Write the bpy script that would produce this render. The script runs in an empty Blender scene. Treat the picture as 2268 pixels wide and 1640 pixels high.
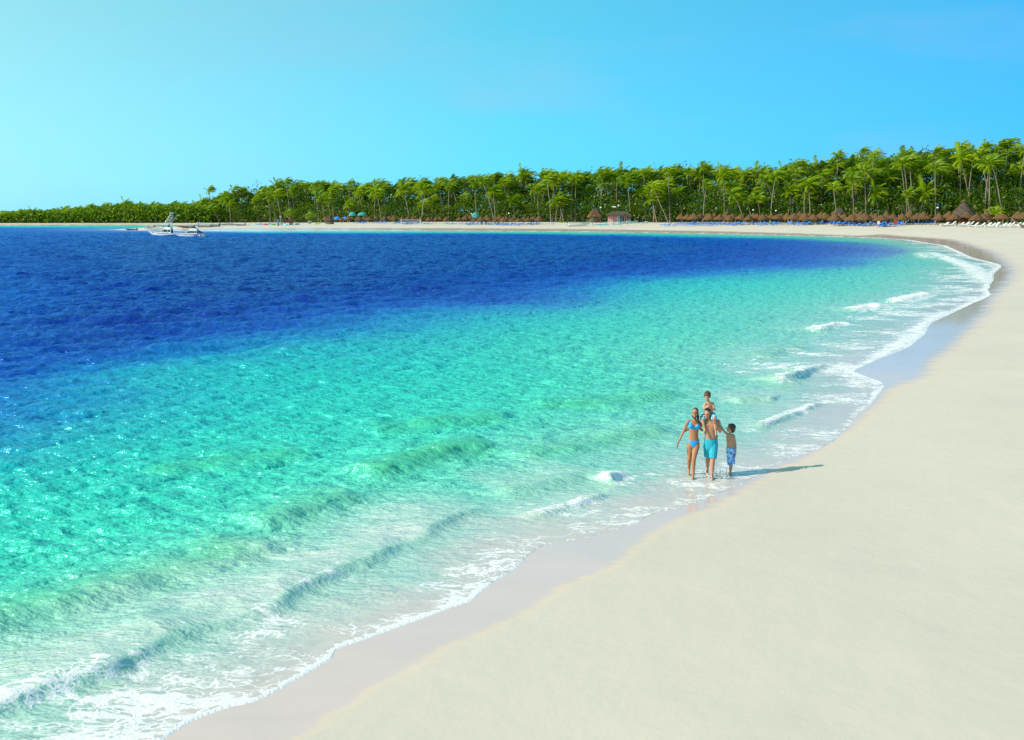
import bpy, bmesh, math, random
import numpy as np
from mathutils import Vector, Matrix, Euler

R = math.radians
random.seed(7)
rng = np.random.default_rng(11)
scn = bpy.context.scene
COL = scn.collection

# ------------------------------------------------------------------ camera
F, CAMH, TILT = 1000.0, 6.9, math.atan(0.16)
CT, ST = math.cos(TILT), math.sin(TILT)
cam_d = bpy.data.cameras.new('camera')
cam_d.sensor_width = 36.0
cam_d.lens = 36.0 * F / 1024.0
cam_d.clip_start, cam_d.clip_end = 0.1, 9000.0
cam = bpy.data.objects.new('camera', cam_d)
cam.location = (0, 0, CAMH)
cam.rotation_euler = (math.pi / 2 - TILT, 0, 0)
COL.objects.link(cam)
scn.camera = cam

# ------------------------------------------------------------------ sky and sun
SUN_EL, SUN_AZ = R(32), R(252)          # azimuth clockwise from +Y
SUN_DIR = Vector((math.sin(SUN_AZ) * math.cos(SUN_EL), math.cos(SUN_AZ) * math.cos(SUN_EL), math.sin(SUN_EL)))
world = bpy.data.worlds.new('World')
scn.world = world
world.use_nodes = True
wn, wl = world.node_tree.nodes, world.node_tree.links
wn.clear()
sky = wn.new('ShaderNodeTexSky')
sky.sky_type = 'NISHITA'
sky.sun_disc = False
sky.sun_elevation, sky.sun_rotation = SUN_EL, SUN_AZ
sky.altitude, sky.air_density, sky.dust_density, sky.ozone_density = 0, 1.0, 0.35, 1.6
geo = wn.new('ShaderNodeNewGeometry')
dot = wn.new('ShaderNodeVectorMath'); dot.operation = 'DOT_PRODUCT'
dot.inputs[1].default_value = (-SUN_DIR.x, -SUN_DIR.y, -SUN_DIR.z * 0.2)
wl.new(geo.outputs['Incoming'], dot.inputs[0])
bw = wn.new('ShaderNodeRGBToBW')
wl.new(sky.outputs[0], bw.inputs[0])
pw = wn.new('ShaderNodeMath'); pw.operation = 'POWER'; pw.inputs[1].default_value = 0.42
wl.new(bw.outputs[0], pw.inputs[0])
ramp = wn.new('ShaderNodeValToRGB')
ramp.color_ramp.elements[0].position = 0.0
ramp.color_ramp.elements[0].color = (0.038, 0.40, 0.94, 1)
ramp.color_ramp.elements[1].position = 1.0
ramp.color_ramp.elements[1].color = (0.50, 0.95, 0.96, 1)
e_ = ramp.color_ramp.elements.new(0.42); e_.color = (0.135, 0.70, 0.98, 1)
mr = wn.new('ShaderNodeMapRange')
mr.inputs[1].default_value, mr.inputs[2].default_value = -0.75, 0.45
wl.new(dot.outputs['Value'], mr.inputs[0])
wl.new(mr.outputs[0], ramp.inputs[0])
# thin high cloud, a faint veil
tc = wn.new('ShaderNodeTexCoord')
mp = wn.new('ShaderNodeMapping'); mp.inputs['Scale'].default_value = (1.5, 1.5, 6.0)
cn = wn.new('ShaderNodeTexNoise'); cn.inputs['Scale'].default_value = 2.2; cn.inputs['Detail'].default_value = 7
wl.new(tc.outputs['Generated'], mp.inputs[0]); wl.new(mp.outputs[0], cn.inputs['Vector'])
cr = wn.new('ShaderNodeMapRange')
cr.inputs[1].default_value, cr.inputs[2].default_value = 0.52, 0.85
cr.inputs[3].default_value, cr.inputs[4].default_value = 0.0, 0.34
wl.new(cn.outputs['Fac'], cr.inputs[0])
mul = wn.new('ShaderNodeVectorMath'); mul.operation = 'SCALE'
wl.new(ramp.outputs[0], mul.inputs[0]); wl.new(pw.outputs[0], mul.inputs['Scale'])
veil = wn.new('ShaderNodeMix'); veil.data_type = 'RGBA'
wl.new(cr.outputs[0], veil.inputs[0]); wl.new(mul.outputs[0], veil.inputs[6])
veil.inputs[7].default_value = (0.75, 1.1, 1.45, 1)
bg = wn.new('ShaderNodeBackground'); bg.inputs['Strength'].default_value = 0.15
SKY_GAIN = 3.15      # the sky node is dimmed to its logarithm-like response above, brought back here
gain = wn.new('ShaderNodeVectorMath'); gain.operation = 'SCALE'; gain.inputs['Scale'].default_value = SKY_GAIN
wo = wn.new('ShaderNodeOutputWorld')
wl.new(veil.outputs[2], gain.inputs[0]); wl.new(gain.outputs[0], bg.inputs['Color']); wl.new(bg.outputs[0], wo.inputs['Surface'])

sun_d = bpy.data.lights.new('sun', 'SUN')
sun_d.energy, sun_d.angle, sun_d.color = 4.9, R(0.5), (1.0, 0.90, 0.74)
sun = bpy.data.objects.new('sun', sun_d)
sun.rotation_euler = SUN_DIR.to_track_quat('Z', 'Y').to_euler()
sun.location = (-60, -20, 60)
COL.objects.link(sun)

vs = scn.view_settings
vs.view_transform, vs.look, vs.exposure, vs.gamma = 'Standard', 'None', 0.20, 1.0
vs.use_curve_mapping = False
scn.cycles.use_denoising = False
scn.cycles.max_bounces = 4
scn.cycles.diffuse_bounces = 2
scn.cycles.glossy_bounces = 2
scn.cycles.transparent_max_bounces = 6

# ------------------------------------------------------------------ helpers: nodes
def mat(name, col=(0.5, 0.5, 0.5), rough=0.6, spec=0.5, metal=0.0):
    m = bpy.data.materials.new(name)
    m.use_nodes = True
    b = m.node_tree.nodes['Principled BSDF']
    b.inputs['Base Color'].default_value = (*col, 1)
    b.inputs['Roughness'].default_value = rough
    b.inputs['Specular IOR Level'].default_value = spec
    b.inputs['Metallic'].default_value = metal
    return m

class NT:
    """small helper to write node graphs"""
    def __init__(s, m):
        s.n, s.l = m.node_tree.nodes, m.node_tree.links
        s.b = s.n['Principled BSDF']
    def put(s, node, i, v):
        if isinstance(v, bpy.types.NodeSocket): s.l.new(v, node.inputs[i])
        elif v is not None:
            if isinstance(v, tuple) and len(v) == 3 and node.inputs[i].type == 'RGBA': v = (*v, 1)
            node.inputs[i].default_value = v
    def attr(s, name, out='Fac'):
        a = s.n.new('ShaderNodeAttribute'); a.attribute_name = name
        return a.outputs[out]
    def math(s, op, a, b=None, c=None, clamp=False):
        m = s.n.new('ShaderNodeMath'); m.operation = op; m.use_clamp = clamp
        for i, v in enumerate((a, b, c)): s.put(m, i, v)
        return m.outputs[0]
    def mix(s, f, a, b, blend='MIX'):
        m = s.n.new('ShaderNodeMix'); m.data_type = 'RGBA'; m.blend_type = blend
        s.put(m, 0, f); s.put(m, 6, a); s.put(m, 7, b)
        return m.outputs[2]
    def rng(s, v, a, b, c=0.0, d=1.0, smooth=False):
        m = s.n.new('ShaderNodeMapRange'); m.clamp = True
        if smooth: m.interpolation_type = 'SMOOTHSTEP'
        for i, x in enumerate((v, a, b, c, d)): s.put(m, i, x)
        return m.outputs[0]
    def noise(s, vec=None, scale=1.0, detail=3.0, rough=0.5, dist=0.0, out='Fac'):
        m = s.n.new('ShaderNodeTexNoise')
        if vec is not None: s.l.new(vec, m.inputs['Vector'])
        m.inputs['Scale'].default_value = scale; m.inputs['Detail'].default_value = detail
        m.inputs['Roughness'].default_value = rough; m.inputs['Distortion'].default_value = dist
        return m.outputs[out]
    def coord(s, scale=(1, 1, 1), rot=(0, 0, 0), kind='Object'):
        t = s.n.new('ShaderNodeTexCoord'); m = s.n.new('ShaderNodeMapping')
        m.inputs['Scale'].default_value = scale; m.inputs['Rotation'].default_value = rot
        s.l.new(t.outputs[kind], m.inputs[0])
        return m.outputs[0]
    def ramp(s, f, stops):
        m = s.n.new('ShaderNodeValToRGB'); e = m.color_ramp.elements
        e[0].position, e[0].color = stops[0][0], (*stops[0][1], 1)
        e[1].position, e[1].color = stops[1][0], (*stops[1][1], 1)
        for p, c in stops[2:]:
            q = e.new(p); q.color = (*c, 1)
        s.l.new(f, m.inputs[0])
        return m.outputs[0]
    def bump(s, h, strength=0.3, dist=0.05, normal=None):
        m = s.n.new('ShaderNodeBump')
        m.inputs['Strength'].default_value = strength; m.inputs['Distance'].default_value = dist
        s.l.new(h, m.inputs['Height'])
        if normal is not None: s.l.new(normal, m.inputs['Normal'])
        return m.outputs[0]
    def set(s, key, v): s.put(s.b, key, v)

def vary(m, col, amt=0.25, scale=3.0, detail=4, kind='Object'):
    """mottled colour on a plain material"""
    t = NT(m)
    f = t.rng(t.noise(t.coord(kind=kind), scale, detail, 0.6), 0.3, 0.7)
    lo = tuple(c * (1 - amt) for c in col); hi = tuple(min(1, c * (1 + amt)) for c in col)
    t.set('Base Color', t.mix(f, lo, hi))
    return m

# ------------------------------------------------------------------ helpers: projection and numpy noise
D = 2.2148          # photo measured on a 2268 px wide view
def unproj(u, v, z=0.0):
    """pixel of the 1024 px picture -> world point on the level z"""
    xc, yc = (u - 512) / F, (v - 370) / F
    dz, dy = -ST - yc * CT, CT - yc * ST
    t = (z - CAMH) / dz
    return (xc * t, dy * t)
def upts(pts, z=0.0):
    return [unproj(a / D, b / D, z) for a, b in pts]
def z_at(v, Y):
    """height of the sight line through picture row v at distance Y"""
    yc = (v - 370) / F
    return CAMH + Y * (-ST - yc * CT) / (CT - yc * ST)

TAB = rng.random((256, 256)).astype(np.float32)
def vnoise(x, y, ox=0, oy=0):
    xi, yi = np.floor(x).astype(np.int64), np.floor(y).astype(np.int64)
    fx, fy = (x - xi), (y - yi)
    fx = fx * fx * (3 - 2 * fx); fy = fy * fy * (3 - 2 * fy)
    a = TAB[(xi + ox) & 255, (yi + oy) & 255]; b = TAB[(xi + 1 + ox) & 255, (yi + oy) & 255]
    c = TAB[(xi + ox) & 255, (yi + 1 + oy) & 255]; d = TAB[(xi + 1 + ox) & 255, (yi + 1 + oy) & 255]
    return a + (b - a) * fx + (c - a) * fy + (a - b - c + d) * fx * fy
def fbm(x, y, o=4, ox=0):
    s, a, n = 0, 0.5, 0
    for i in range(o):
        s = s + a * vnoise(x * 2**i, y * 2**i, ox + 17 * i, 5 * i); n += a; a *= 0.5
    return s / n
def sstep(x, a, b):
    t = np.clip((x - a) / (b - a), 0, 1)
    return t * t * (3 - 2 * t)

def catmull(pts, n=8):
    P = np.array(pts, float); out = []
    for i in range(len(P) - 1):
        p0, p1, p2, p3 = P[max(i - 1, 0)], P[i], P[i + 1], P[min(i + 2, len(P) - 1)]
        for k in range(n):
            t = k / n
            out.append(0.5 * (2 * p1 + (p2 - p0) * t + (2 * p0 - 5 * p1 + 4 * p2 - p3) * t * t + (3 * p1 - p0 - 3 * p2 + p3) * t**3))
    out.append(P[-1])
    return np.array(out)
def seg_dist(px, py, poly, closed=False):
    """distance to a polyline, plus side (+ left) and fraction along it"""
    P = np.asarray(poly); Q = np.roll(P, -1, 0) if closed else P[1:]
    P = P if closed else P[:-1]
    best = np.full(px.shape, 1e9, np.float32); side = np.zeros(px.shape, np.float32); frac = np.zeros(px.shape, np.float32)
    L = np.hypot(*(Q - P).T); cum = np.concatenate([[0], np.cumsum(L)]); tot = cum[-1]
    for i in range(len(P)):
        ax, ay = P[i]; bx, by = Q[i] - P[i]; l2 = bx * bx + by * by + 1e-9
        t = np.clip(((px - ax) * bx + (py - ay) * by) / l2, 0, 1)
        dx, dy = px - ax - t * bx, py - ay - t * by
        d = dx * dx + dy * dy; m = d < best
        best = np.where(m, d, best)
        if not closed:
            side = np.where(m, bx * (py - ay) - by * (px - ax), side); frac = np.where(m, (cum[i] + t * L[i]) / tot, frac)
    return np.sqrt(best), np.sign(side), frac
def inside(px, py, poly):
    P = np.asarray(poly); Q = np.roll(P, -1, 0); c = np.zeros(px.shape, bool)
    for (x1, y1), (x2, y2) in zip(P, Q):
        if y1 == y2: continue
        m = ((y1 > py) != (y2 > py)) & (px < (x2 - x1) * (py - y1) / (y2 - y1) + x1)
        c ^= m
    return c
def sdist(px, py, poly):
    """+ inside the polygon"""
    px, py = px.astype(np.float32), py.astype(np.float32)
    d = seg_dist(px, py, poly, True)[0]
    return np.where(inside(px, py, poly), d, -d)

# ------------------------------------------------------------------ shape of the bay
SH_NEAR = [(-200, 1960), (100, 1790), (250, 1700), (360, 1640), (420, 1602), (500, 1572), (570, 1554), (630, 1522), (690, 1488), (742, 1451),
           (735, 1438), (800, 1415), (870, 1390), (940, 1366), (1000, 1342), (1040, 1330), (1075, 1301), (1120, 1272), (1155, 1252), (1158, 1240),
           (1180, 1222), (1215, 1203), (1300, 1188), (1400, 1158), (1440, 1137), (1557, 1108), (1636, 1078), (1690, 1053), (1753, 1020), (1827, 990),
           (1870, 952), (1905, 915), (1925, 898), (1956, 854), (1925, 838), (1893, 823), (1914, 815), (1994, 778), (2023, 750), (2071, 708),
           (2119, 685), (2183, 660), (2202, 644), (2204, 615), (2209, 589), (2155, 568), (2103, 546), (2055, 538), (2007, 531)]
SH_FAR = [(1926, 526), (1766, 521.5), (1620, 518), (1500, 516), (1320, 513.5), (1135, 512), (960, 511.2), (800, 511.2), (640, 511.3), (500, 511.5)]
shore_w = upts(SH_NEAR + SH_FAR) + [(-122, 344), (-140, 362), (-139, 374), (-120, 388), (-104, 408), (-104, 436), (-122, 456), (-160, 462), (-235, 462), (-420, 452), (-900, 430)]
back_w = [(-900, -60), (-18, -60), (-9.5, -8)]
def resample(pts, k=0.012):
    P = catmull(pts, 24); out = [P[0]]
    for p in P[1:]:
        if np.hypot(*(p - out[-1])) > max(0.1, k * np.hypot(*p)): out.append(p)
    return np.array(out)
S_line = resample(shore_w)
# small cusps left by the swash
_r = np.hypot(S_line[:, 0], S_line[:, 1]); _i = np.arange(len(S_line), dtype=float)
_n = np.gradient(S_line, axis=0); _n /= np.hypot(_n[:, 0], _n[:, 1])[:, None] + 1e-9
_off = (fbm(_i * 0.10, _i * 0 + 3.3, 2) - 0.5) * 0.020 * np.minimum(_r, 90)
_off[_r > 230] *= 0.3
S_line = S_line + np.stack([-_n[:, 1], _n[:, 0]], 1) * _off[:, None]
S_poly = np.vstack([S_line, back_w])

WET_NEAR = [(-60, 2040), (330, 1830), (560, 1700), (640, 1645), (740, 1584), (850, 1512), (1000, 1432), (1180, 1350), (1250, 1302), (1370, 1248), (1405, 1212), (1479, 1163),
            (1538, 1136), (1596, 1114), (1640, 1088), (1684, 1066), (1712, 1043), (1755, 1026), (1815, 998), (1832, 976), (1880, 953), (1912, 928), (1932, 906), (1962, 884), (1985, 856),
            (2062, 834), (2072, 806), (2125, 765), (2164, 728), (2199, 693), (2216, 658), (2245, 630), (2258, 600), (2235, 575), (2199, 556), (2119, 536), (2030, 528), (1940, 523)]
wet_w = upts(WET_NEAR, 0.06) + upts([(a, b - 1.4) for a, b in SH_FAR]) + [(-124, 348), (-144, 364), (-142, 376), (-120, 392), (-100, 410), (-100, 436), (-120, 460), (-160, 466), (-235, 466), (-420, 456), (-900, 434)]
W_poly = np.vstack([resample(wet_w, 0.018), [(-900, -60), (-16, -60), (-8, -8)]])

DEEP = [(-260, 985), (0, 905), (250, 830), (500, 782), (800, 730), (950, 692), (1130, 682), (1300, 667), (1430, 627), (1650, 606), (1850, 586), (1970, 566), (2000, 552),
        (1950, 543), (1880, 537), (1700, 529), (1400, 522), (1135, 518.5), (800, 516.5), (560, 515), (420, 510), (300, 506), (0, 503), (-300, 501)]
D_poly = resample(upts(DEEP), 0.03)

# ------------------------------------------------------------------ polar working grid with coarse distance fields
def th_axis(n_in, n_out, lim, fine=31.0):
    a = np.linspace(-fine, fine, n_in); b = np.linspace(fine, lim, n_out + 1)[1:]
    return np.radians(np.concatenate([-b[::-1], a, b]))
gth = th_axis(300, 40, 170)
gr = np.concatenate([np.linspace(2, 12, 14)[:-1], np.geomspace(12, 700, 260), np.geomspace(700, 6000, 12)[1:]])
GR, GT = np.meshgrid(gr, gth, indexing='ij')
GX, GY = GR * np.sin(GT), GR * np.cos(GT)
dS_g = sdist(GX, GY, S_poly)
dW_g = sdist(GX, GY, W_poly)
dD_g = sdist(GX, GY, D_poly)
def lookup(x, y, field):
    r, t = np.hypot(x, y), np.arctan2(x, y)
    i = np.clip(np.interp(r, gr, np.arange(len(gr))), 0, len(gr) - 1.001)
    j = np.clip(np.interp(t, gth, np.arange(len(gth))), 0, len(gth) - 1.001)
    i0, j0 = i.astype(int), j.astype(int); fi, fj = i - i0, j - j0
    return (field[i0, j0] * (1 - fi) * (1 - fj) + field[i0 + 1, j0] * fi * (1 - fj) + field[i0, j0 + 1] * (1 - fi) * fj + field[i0 + 1, j0 + 1] * fi * fj)
def berm(x, y):
    far = sstep(y, 60, 190)
    side = np.interp(x, [-150, -100, 0, 60, 90, 130], [1.3, 1.7, 2.3, 2.8, 3.2, 3.7])
    return 1.3 * (1 - far) + side * far
def ground_f(x, y, d):
    """terrain height; d = + in the water"""
    B = berm(x, y); dl = np.maximum(-d, 0)
    k = 0.05 + 0.05 * sstep(y, 150, 240)
    z = B * (1 - np.exp(-k * dl / B))
    sea = -0.035 * np.minimum(d, 4) - 0.06 * np.clip(d - 4, 0, 60)
    return np.where(d > 0, sea, z)
gz_g = ground_f(GX, GY, dS_g)
def gz(x, y):
    x, y = np.asarray(x, float), np.asarray(y, float)
    return ground_f(x, y, lookup(x, y, dS_g))
def gzf(x, y): return float(gz(np.array([x]), np.array([y]))[0])
def place(u, v):
    """where the sight line through picture point (u, v) meets the terrain"""
    xc, yc = (u - 512) / F, (v - 370) / F
    dz, dy = -ST - yc * CT, CT - yc * ST
    t = np.geomspace(10, 520, 1500)
    x, y, z = xc * t, dy * t, CAMH + dz * t
    g = np.maximum(gz(x, y), 0.0)
    k = int(np.argmax(z < g)) if (z < g).any() else len(t) - 1
    return float(x[k]), float(y[k]), float(g[k])

# ------------------------------------------------------------------ helpers: objects
def link(o, parent=None):
    COL.objects.link(o)
    if parent is not None: o.parent = parent
    return o
def obj(name, me, material=None, parent=None, loc=None):
    o = bpy.data.objects.new(name, me)
    if material is not None and len(me.materials) == 0: me.materials.append(material)
    if loc is not None: o.location = loc
    return link(o, parent)
def empty(name, loc=(0, 0, 0), rz=0.0, s=1.0):
    o = bpy.data.objects.new(name, None); o.empty_display_size = 0.3
    o.location = loc; o.rotation_euler = (0, 0, rz); o.scale = (s, s, s)
    return link(o)
def tag(o, label=None, cat=None, group=None, kind=None):
    if label: o['label'] = label
    if cat: o['category'] = cat
    if group: o['group'] = group
    if kind: o['kind'] = kind
    return o
def np_mesh(name, V, Fq, smooth=True):
    """mesh from numpy arrays; faces all of one size"""
    V = np.ascontiguousarray(V, np.float32); Fq = np.ascontiguousarray(Fq, np.int32)
    me = bpy.data.meshes.new(name); k = Fq.shape[1]
    me.vertices.add(len(V)); me.vertices.foreach_set('co', V.ravel())
    me.loops.add(Fq.size); me.loops.foreach_set('vertex_index', Fq.ravel())
    me.polygons.add(len(Fq))
    me.polygons.foreach_set('loop_start', np.arange(0, Fq.size, k, dtype=np.int32))
    me.polygons.foreach_set('loop_total', np.full(len(Fq), k, np.int32))
    if smooth: me.polygons.foreach_set('use_smooth', np.ones(len(Fq), bool))
    me.update(calc_edges=True)
    return me
def add_attr(me, name, v):
    a = me.attributes.new(name, 'FLOAT', 'POINT'); a.data.foreach_set('value', np.ascontiguousarray(v, np.float32))
def grid_faces(nr, nt, keep):
    idx = np.arange(nr * nt).reshape(nr, nt)
    q = np.stack([idx[:-1, :-1], idx[:-1, 1:], idx[1:, 1:], idx[1:, :-1]], -1)[keep]
    used = np.unique(q); remap = np.full(nr * nt, -1, np.int32); remap[used] = np.arange(len(used))
    return remap[q], used

def placef(u, v):
    """place, but never behind the front of the grove"""
    return place(u, max(v, float(np.interp(u, [185, 260, 350, 500, 700, 850, 1035], [223.7, 223.3, 222.7, 222.5, 223.3, 224.3, 225.1])) + 0.1))

# ------------------------------------------------------------------ sand
def sand_material():
    m = mat('sand', rough=0.9, spec=0.2); t = NT(m)
    co = t.coord()
    wet_a, wood = t.attr('wet'), t.attr('wood')
    # drying streaks run seaward, so they cross the wet edge
    st = t.noise(t.coord((0.35, 2.6, 1), (0, 0, R(18))), 1.0, 5, 0.6)
    wet = t.math('ADD', wet_a, t.math('MULTIPLY', t.math('SUBTRACT', st, 0.5), 0.55))
    wet = t.rng(wet, 0.32, 0.72, smooth=True)
    big = t.noise(co, 0.12, 5, 0.6); fine = t.noise(co, 14, 4, 0.7); grain = t.noise(co, 160, 2, 0.6)
    dry = t.mix(t.rng(big, 0.3, 0.7), (0.565, 0.487, 0.415), (0.62, 0.535, 0.452))
    dry = t.mix(t.math('MULTIPLY', t.rng(fine, 0.35, 0.75), 0.15), dry, (0.54, 0.48, 0.39))
    edge = t.math('MULTIPLY', t.math('MULTIPLY', wet, t.math('SUBTRACT', 1.0, wet)), 2.2, clamp=True)
    dry = t.mix(edge, dry, (0.68, 0.53, 0.36))
    wetc = t.mix(st, (0.60, 0.455, 0.425), (0.67, 0.52, 0.485))
    c = t.mix(wet, dry, wetc)
    litter = t.mix(t.noise(co, 0.8, 5), (0.05, 0.06, 0.015), (0.16, 0.12, 0.06))
    c = t.mix(wood, c, litter)
    t.set('Base Color', c)
    t.set('Roughness', t.rng(wet, 0.0, 1.0, 0.92, 0.12))
    t.set('Specular IOR Level', t.rng(wet, 0.0, 1.0, 0.15, 0.55))
    hb = t.math('ADD', t.math('MULTIPLY', fine, 0.5), t.math('MULTIPLY', grain, 0.25))
    hb = t.math('MULTIPLY', hb, t.rng(wet, 0.0, 0.8, 1.0, 0.04))
    n1 = t.bump(hb, 0.12, 0.03)
    prints = t.math('MULTIPLY', t.noise(t.coord((1, 1, 1)), 2.3, 3, 0.55), t.rng(wet, 0.0, 0.6, 1.0, 0.0))
    t.set('Normal', t.bump(prints, 0.22, 0.05, n1))
    return m
sth = th_axis(420, 40, 170)
sr = np.concatenate([np.linspace(1.5, 10, 12)[:-1], np.geomspace(10, 620, 430), np.geomspace(620, 6000, 12)[1:]])
SR, STH = np.meshgrid(sr, sth, indexing='ij')
SX, SY = SR * np.sin(STH), SR * np.cos(STH)
d = lookup(SX, SY, dS_g); dw = lookup(SX, SY, dW_g)
SZ = ground_f(SX, SY, d)
SZ += np.where(d < -1.5, 1, 0) * (fbm(SX * 0.25, SY * 0.25, 4) - 0.5) * 0.10 * np.clip((-d - 1.5) / 4, 0, 1)
Fq, used = grid_faces(len(sr), len(sth), np.ones((len(sr) - 1, len(sth) - 1), bool))
me = np_mesh('sand', np.stack([SX, SY, SZ], -1).reshape(-1, 3)[used], Fq)
scale_w = np.clip(0.018 * SR, 0.12, 3.0)
add_attr(me, 'wet', (0.5 + dw / (scale_w * 4.0)).clip(0, 1).ravel()[used])
U_B = [185, 260, 350, 500, 700, 850, 1035]
V_B = [223.6, 223.2, 222.6, 222.4, 223.2, 224.2, 225.0]
_fr = [place(u, v) for u, v in zip(U_B, V_B)]
FRONT = [(-420, 476), (-235, 480), (-150, 476), (-118, 460), (-112, 430)] + [(p[0] * 1.04, p[1] + 9) for p in _fr] + [(150, 190), (170, 120)]
FRONT_poly = np.array(FRONT + [(2500, 100), (6500, 6500), (-6500, 6500), (-6500, 400)], float)
dF_g = sdist(GX, GY, FRONT_poly)
add_attr(me, 'wood', sstep(lookup(SX, SY, dF_g), 0, 8).ravel()[used])
sand = tag(obj('beach_sand', me, sand_material()), 'pale sand beach curving round the bay', kind='structure')

# ------------------------------------------------------------------ sea
def ocean_tile(N, L, lam, rms, wdir, power=4, lo=0.0, seed=1):
    """FFT patch of wind waves"""
    r = np.random.default_rng(seed)
    k1 = np.fft.fftfreq(N, L / N) * 2 * np.pi
    kx, ky = np.meshgrid(k1, k1, indexing='ij'); k = np.hypot(kx, ky); k[0, 0] = 1
    kp = 2 * np.pi / lam
    P = np.exp(-1.25 * (kp / k)**2) / k**3.4
    ca = (kx * wdir[0] + ky * wdir[1]) / k
    P *= np.abs(ca)**power
    P[k < lo] = 0; P *= np.exp(-(k * 0.02)**2); P[0, 0] = 0
    A = np.sqrt(P) * (r.normal(size=(N, N)) + 1j * r.normal(size=(N, N)))
    h = np.fft.ifft2(A).real
    H_ = np.fft.fft2(h); sc = rms / h.std()
    dx = np.fft.ifft2(-1j * kx / k * H_).real * sc; dy = np.fft.ifft2(-1j * ky / k * H_).real * sc
    return (h * sc).astype(np.float32), dx.astype(np.float32), dy.astype(np.float32), L
def tile_at(T, x, y):
    out = []
    N = T[0].shape[0]; fx, fy = (x / T[3] * N) % N, (y / T[3] * N) % N
    i, j = fx.astype(int), fy.astype(int); a, b = (fx - i).astype(np.float32), (fy - j).astype(np.float32)
    i1, j1 = (i + 1) % N, (j + 1) % N; i %= N; j %= N
    for h in T[:3]:
        out.append(h[i, j] * (1 - a) * (1 - b) + h[i1, j] * a * (1 - b) + h[i, j1] * (1 - a) * b + h[i1, j1] * a * b)
    return out
wd = np.array([0.30, -0.954])
T_A = ocean_tile(1024, 117.0, 2.7, 0.055, wd, 2, 0.9, 3)
T_B = ocean_tile(1024, 43.0, 1.15, 0.030, (0.15, -0.989), 2, 2.2, 4)
T_C = ocean_tile(512, 211.0, 6.5, 0.12, wd, 2, 0.35, 8)

wth = th_axis(820, 60, 80, 30.0)
rr = [9.0]
while rr[-1] < 640:
    r_ = rr[-1]; rr.append(r_ + (max(0.04, min(r_ * r_ / 6900 * 0.62, 1e9)) if r_ < 62 else r_ * 0.0056))
wr = np.array(rr)
WR, WT = np.meshgrid(wr, wth, indexing='ij')
WX, WY = WR * np.sin(WT), WR * np.cos(WT)
d = lookup(WX, WY, dS_g); dD = lookup(WX, WY, dD_g)
keepv = d > -0.35 - 0.004 * WR
keep = keepv[:-1, :-1] | keepv[1:, :-1] | keepv[:-1, 1:] | keepv[1:, 1:]
Fq, used = grid_faces(len(wr), len(wth), keep)
X, Y, d, dD, rad = WX.ravel()[used], WY.ravel()[used], d.ravel()[used], dD.ravel()[used], WR.ravel()[used]
bed = ground_f(X, Y, d)
hA, ax, ay = tile_at(T_A, X, Y); hB, bx, by = tile_at(T_B, X, Y)
amp = 0.10 + 0.90 * sstep(d, 2.0 + 0.02 * rad, 9.0 + 0.03 * rad)
amp *= 1.0 - 0.45 * sstep(Y, 200, 330)
ampB = 0.22 + (0.88 + 0.5 * sstep(dD, -12, 10)) * sstep(d, 1.5, 7.0)
swell = (0.75 + 0.5 * sstep(dD, -14, 12)) * (0.6 + 0.8 * fbm(X * 0.03, Y * 0.03, 3, 40))
hC, cx_, cy_ = tile_at(T_C, X, Y)
ampC = sstep(d, 12, 45) * (0.15 + 0.85 * sstep(dD, -25, 20)) * (1 - 0.4 * sstep(Y, 220, 340))
z = 0.9 * hA * amp * swell + 0.7 * hB * ampB + 1.3 * hC * ampC
px, py = X + (ax * amp * 0.85 + bx * ampB * 0.5 + cx_ * ampC * 0.8), Y + (ay * amp * 0.85 + by * ampB * 0.5 + cy_ * ampC * 0.8)

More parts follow.
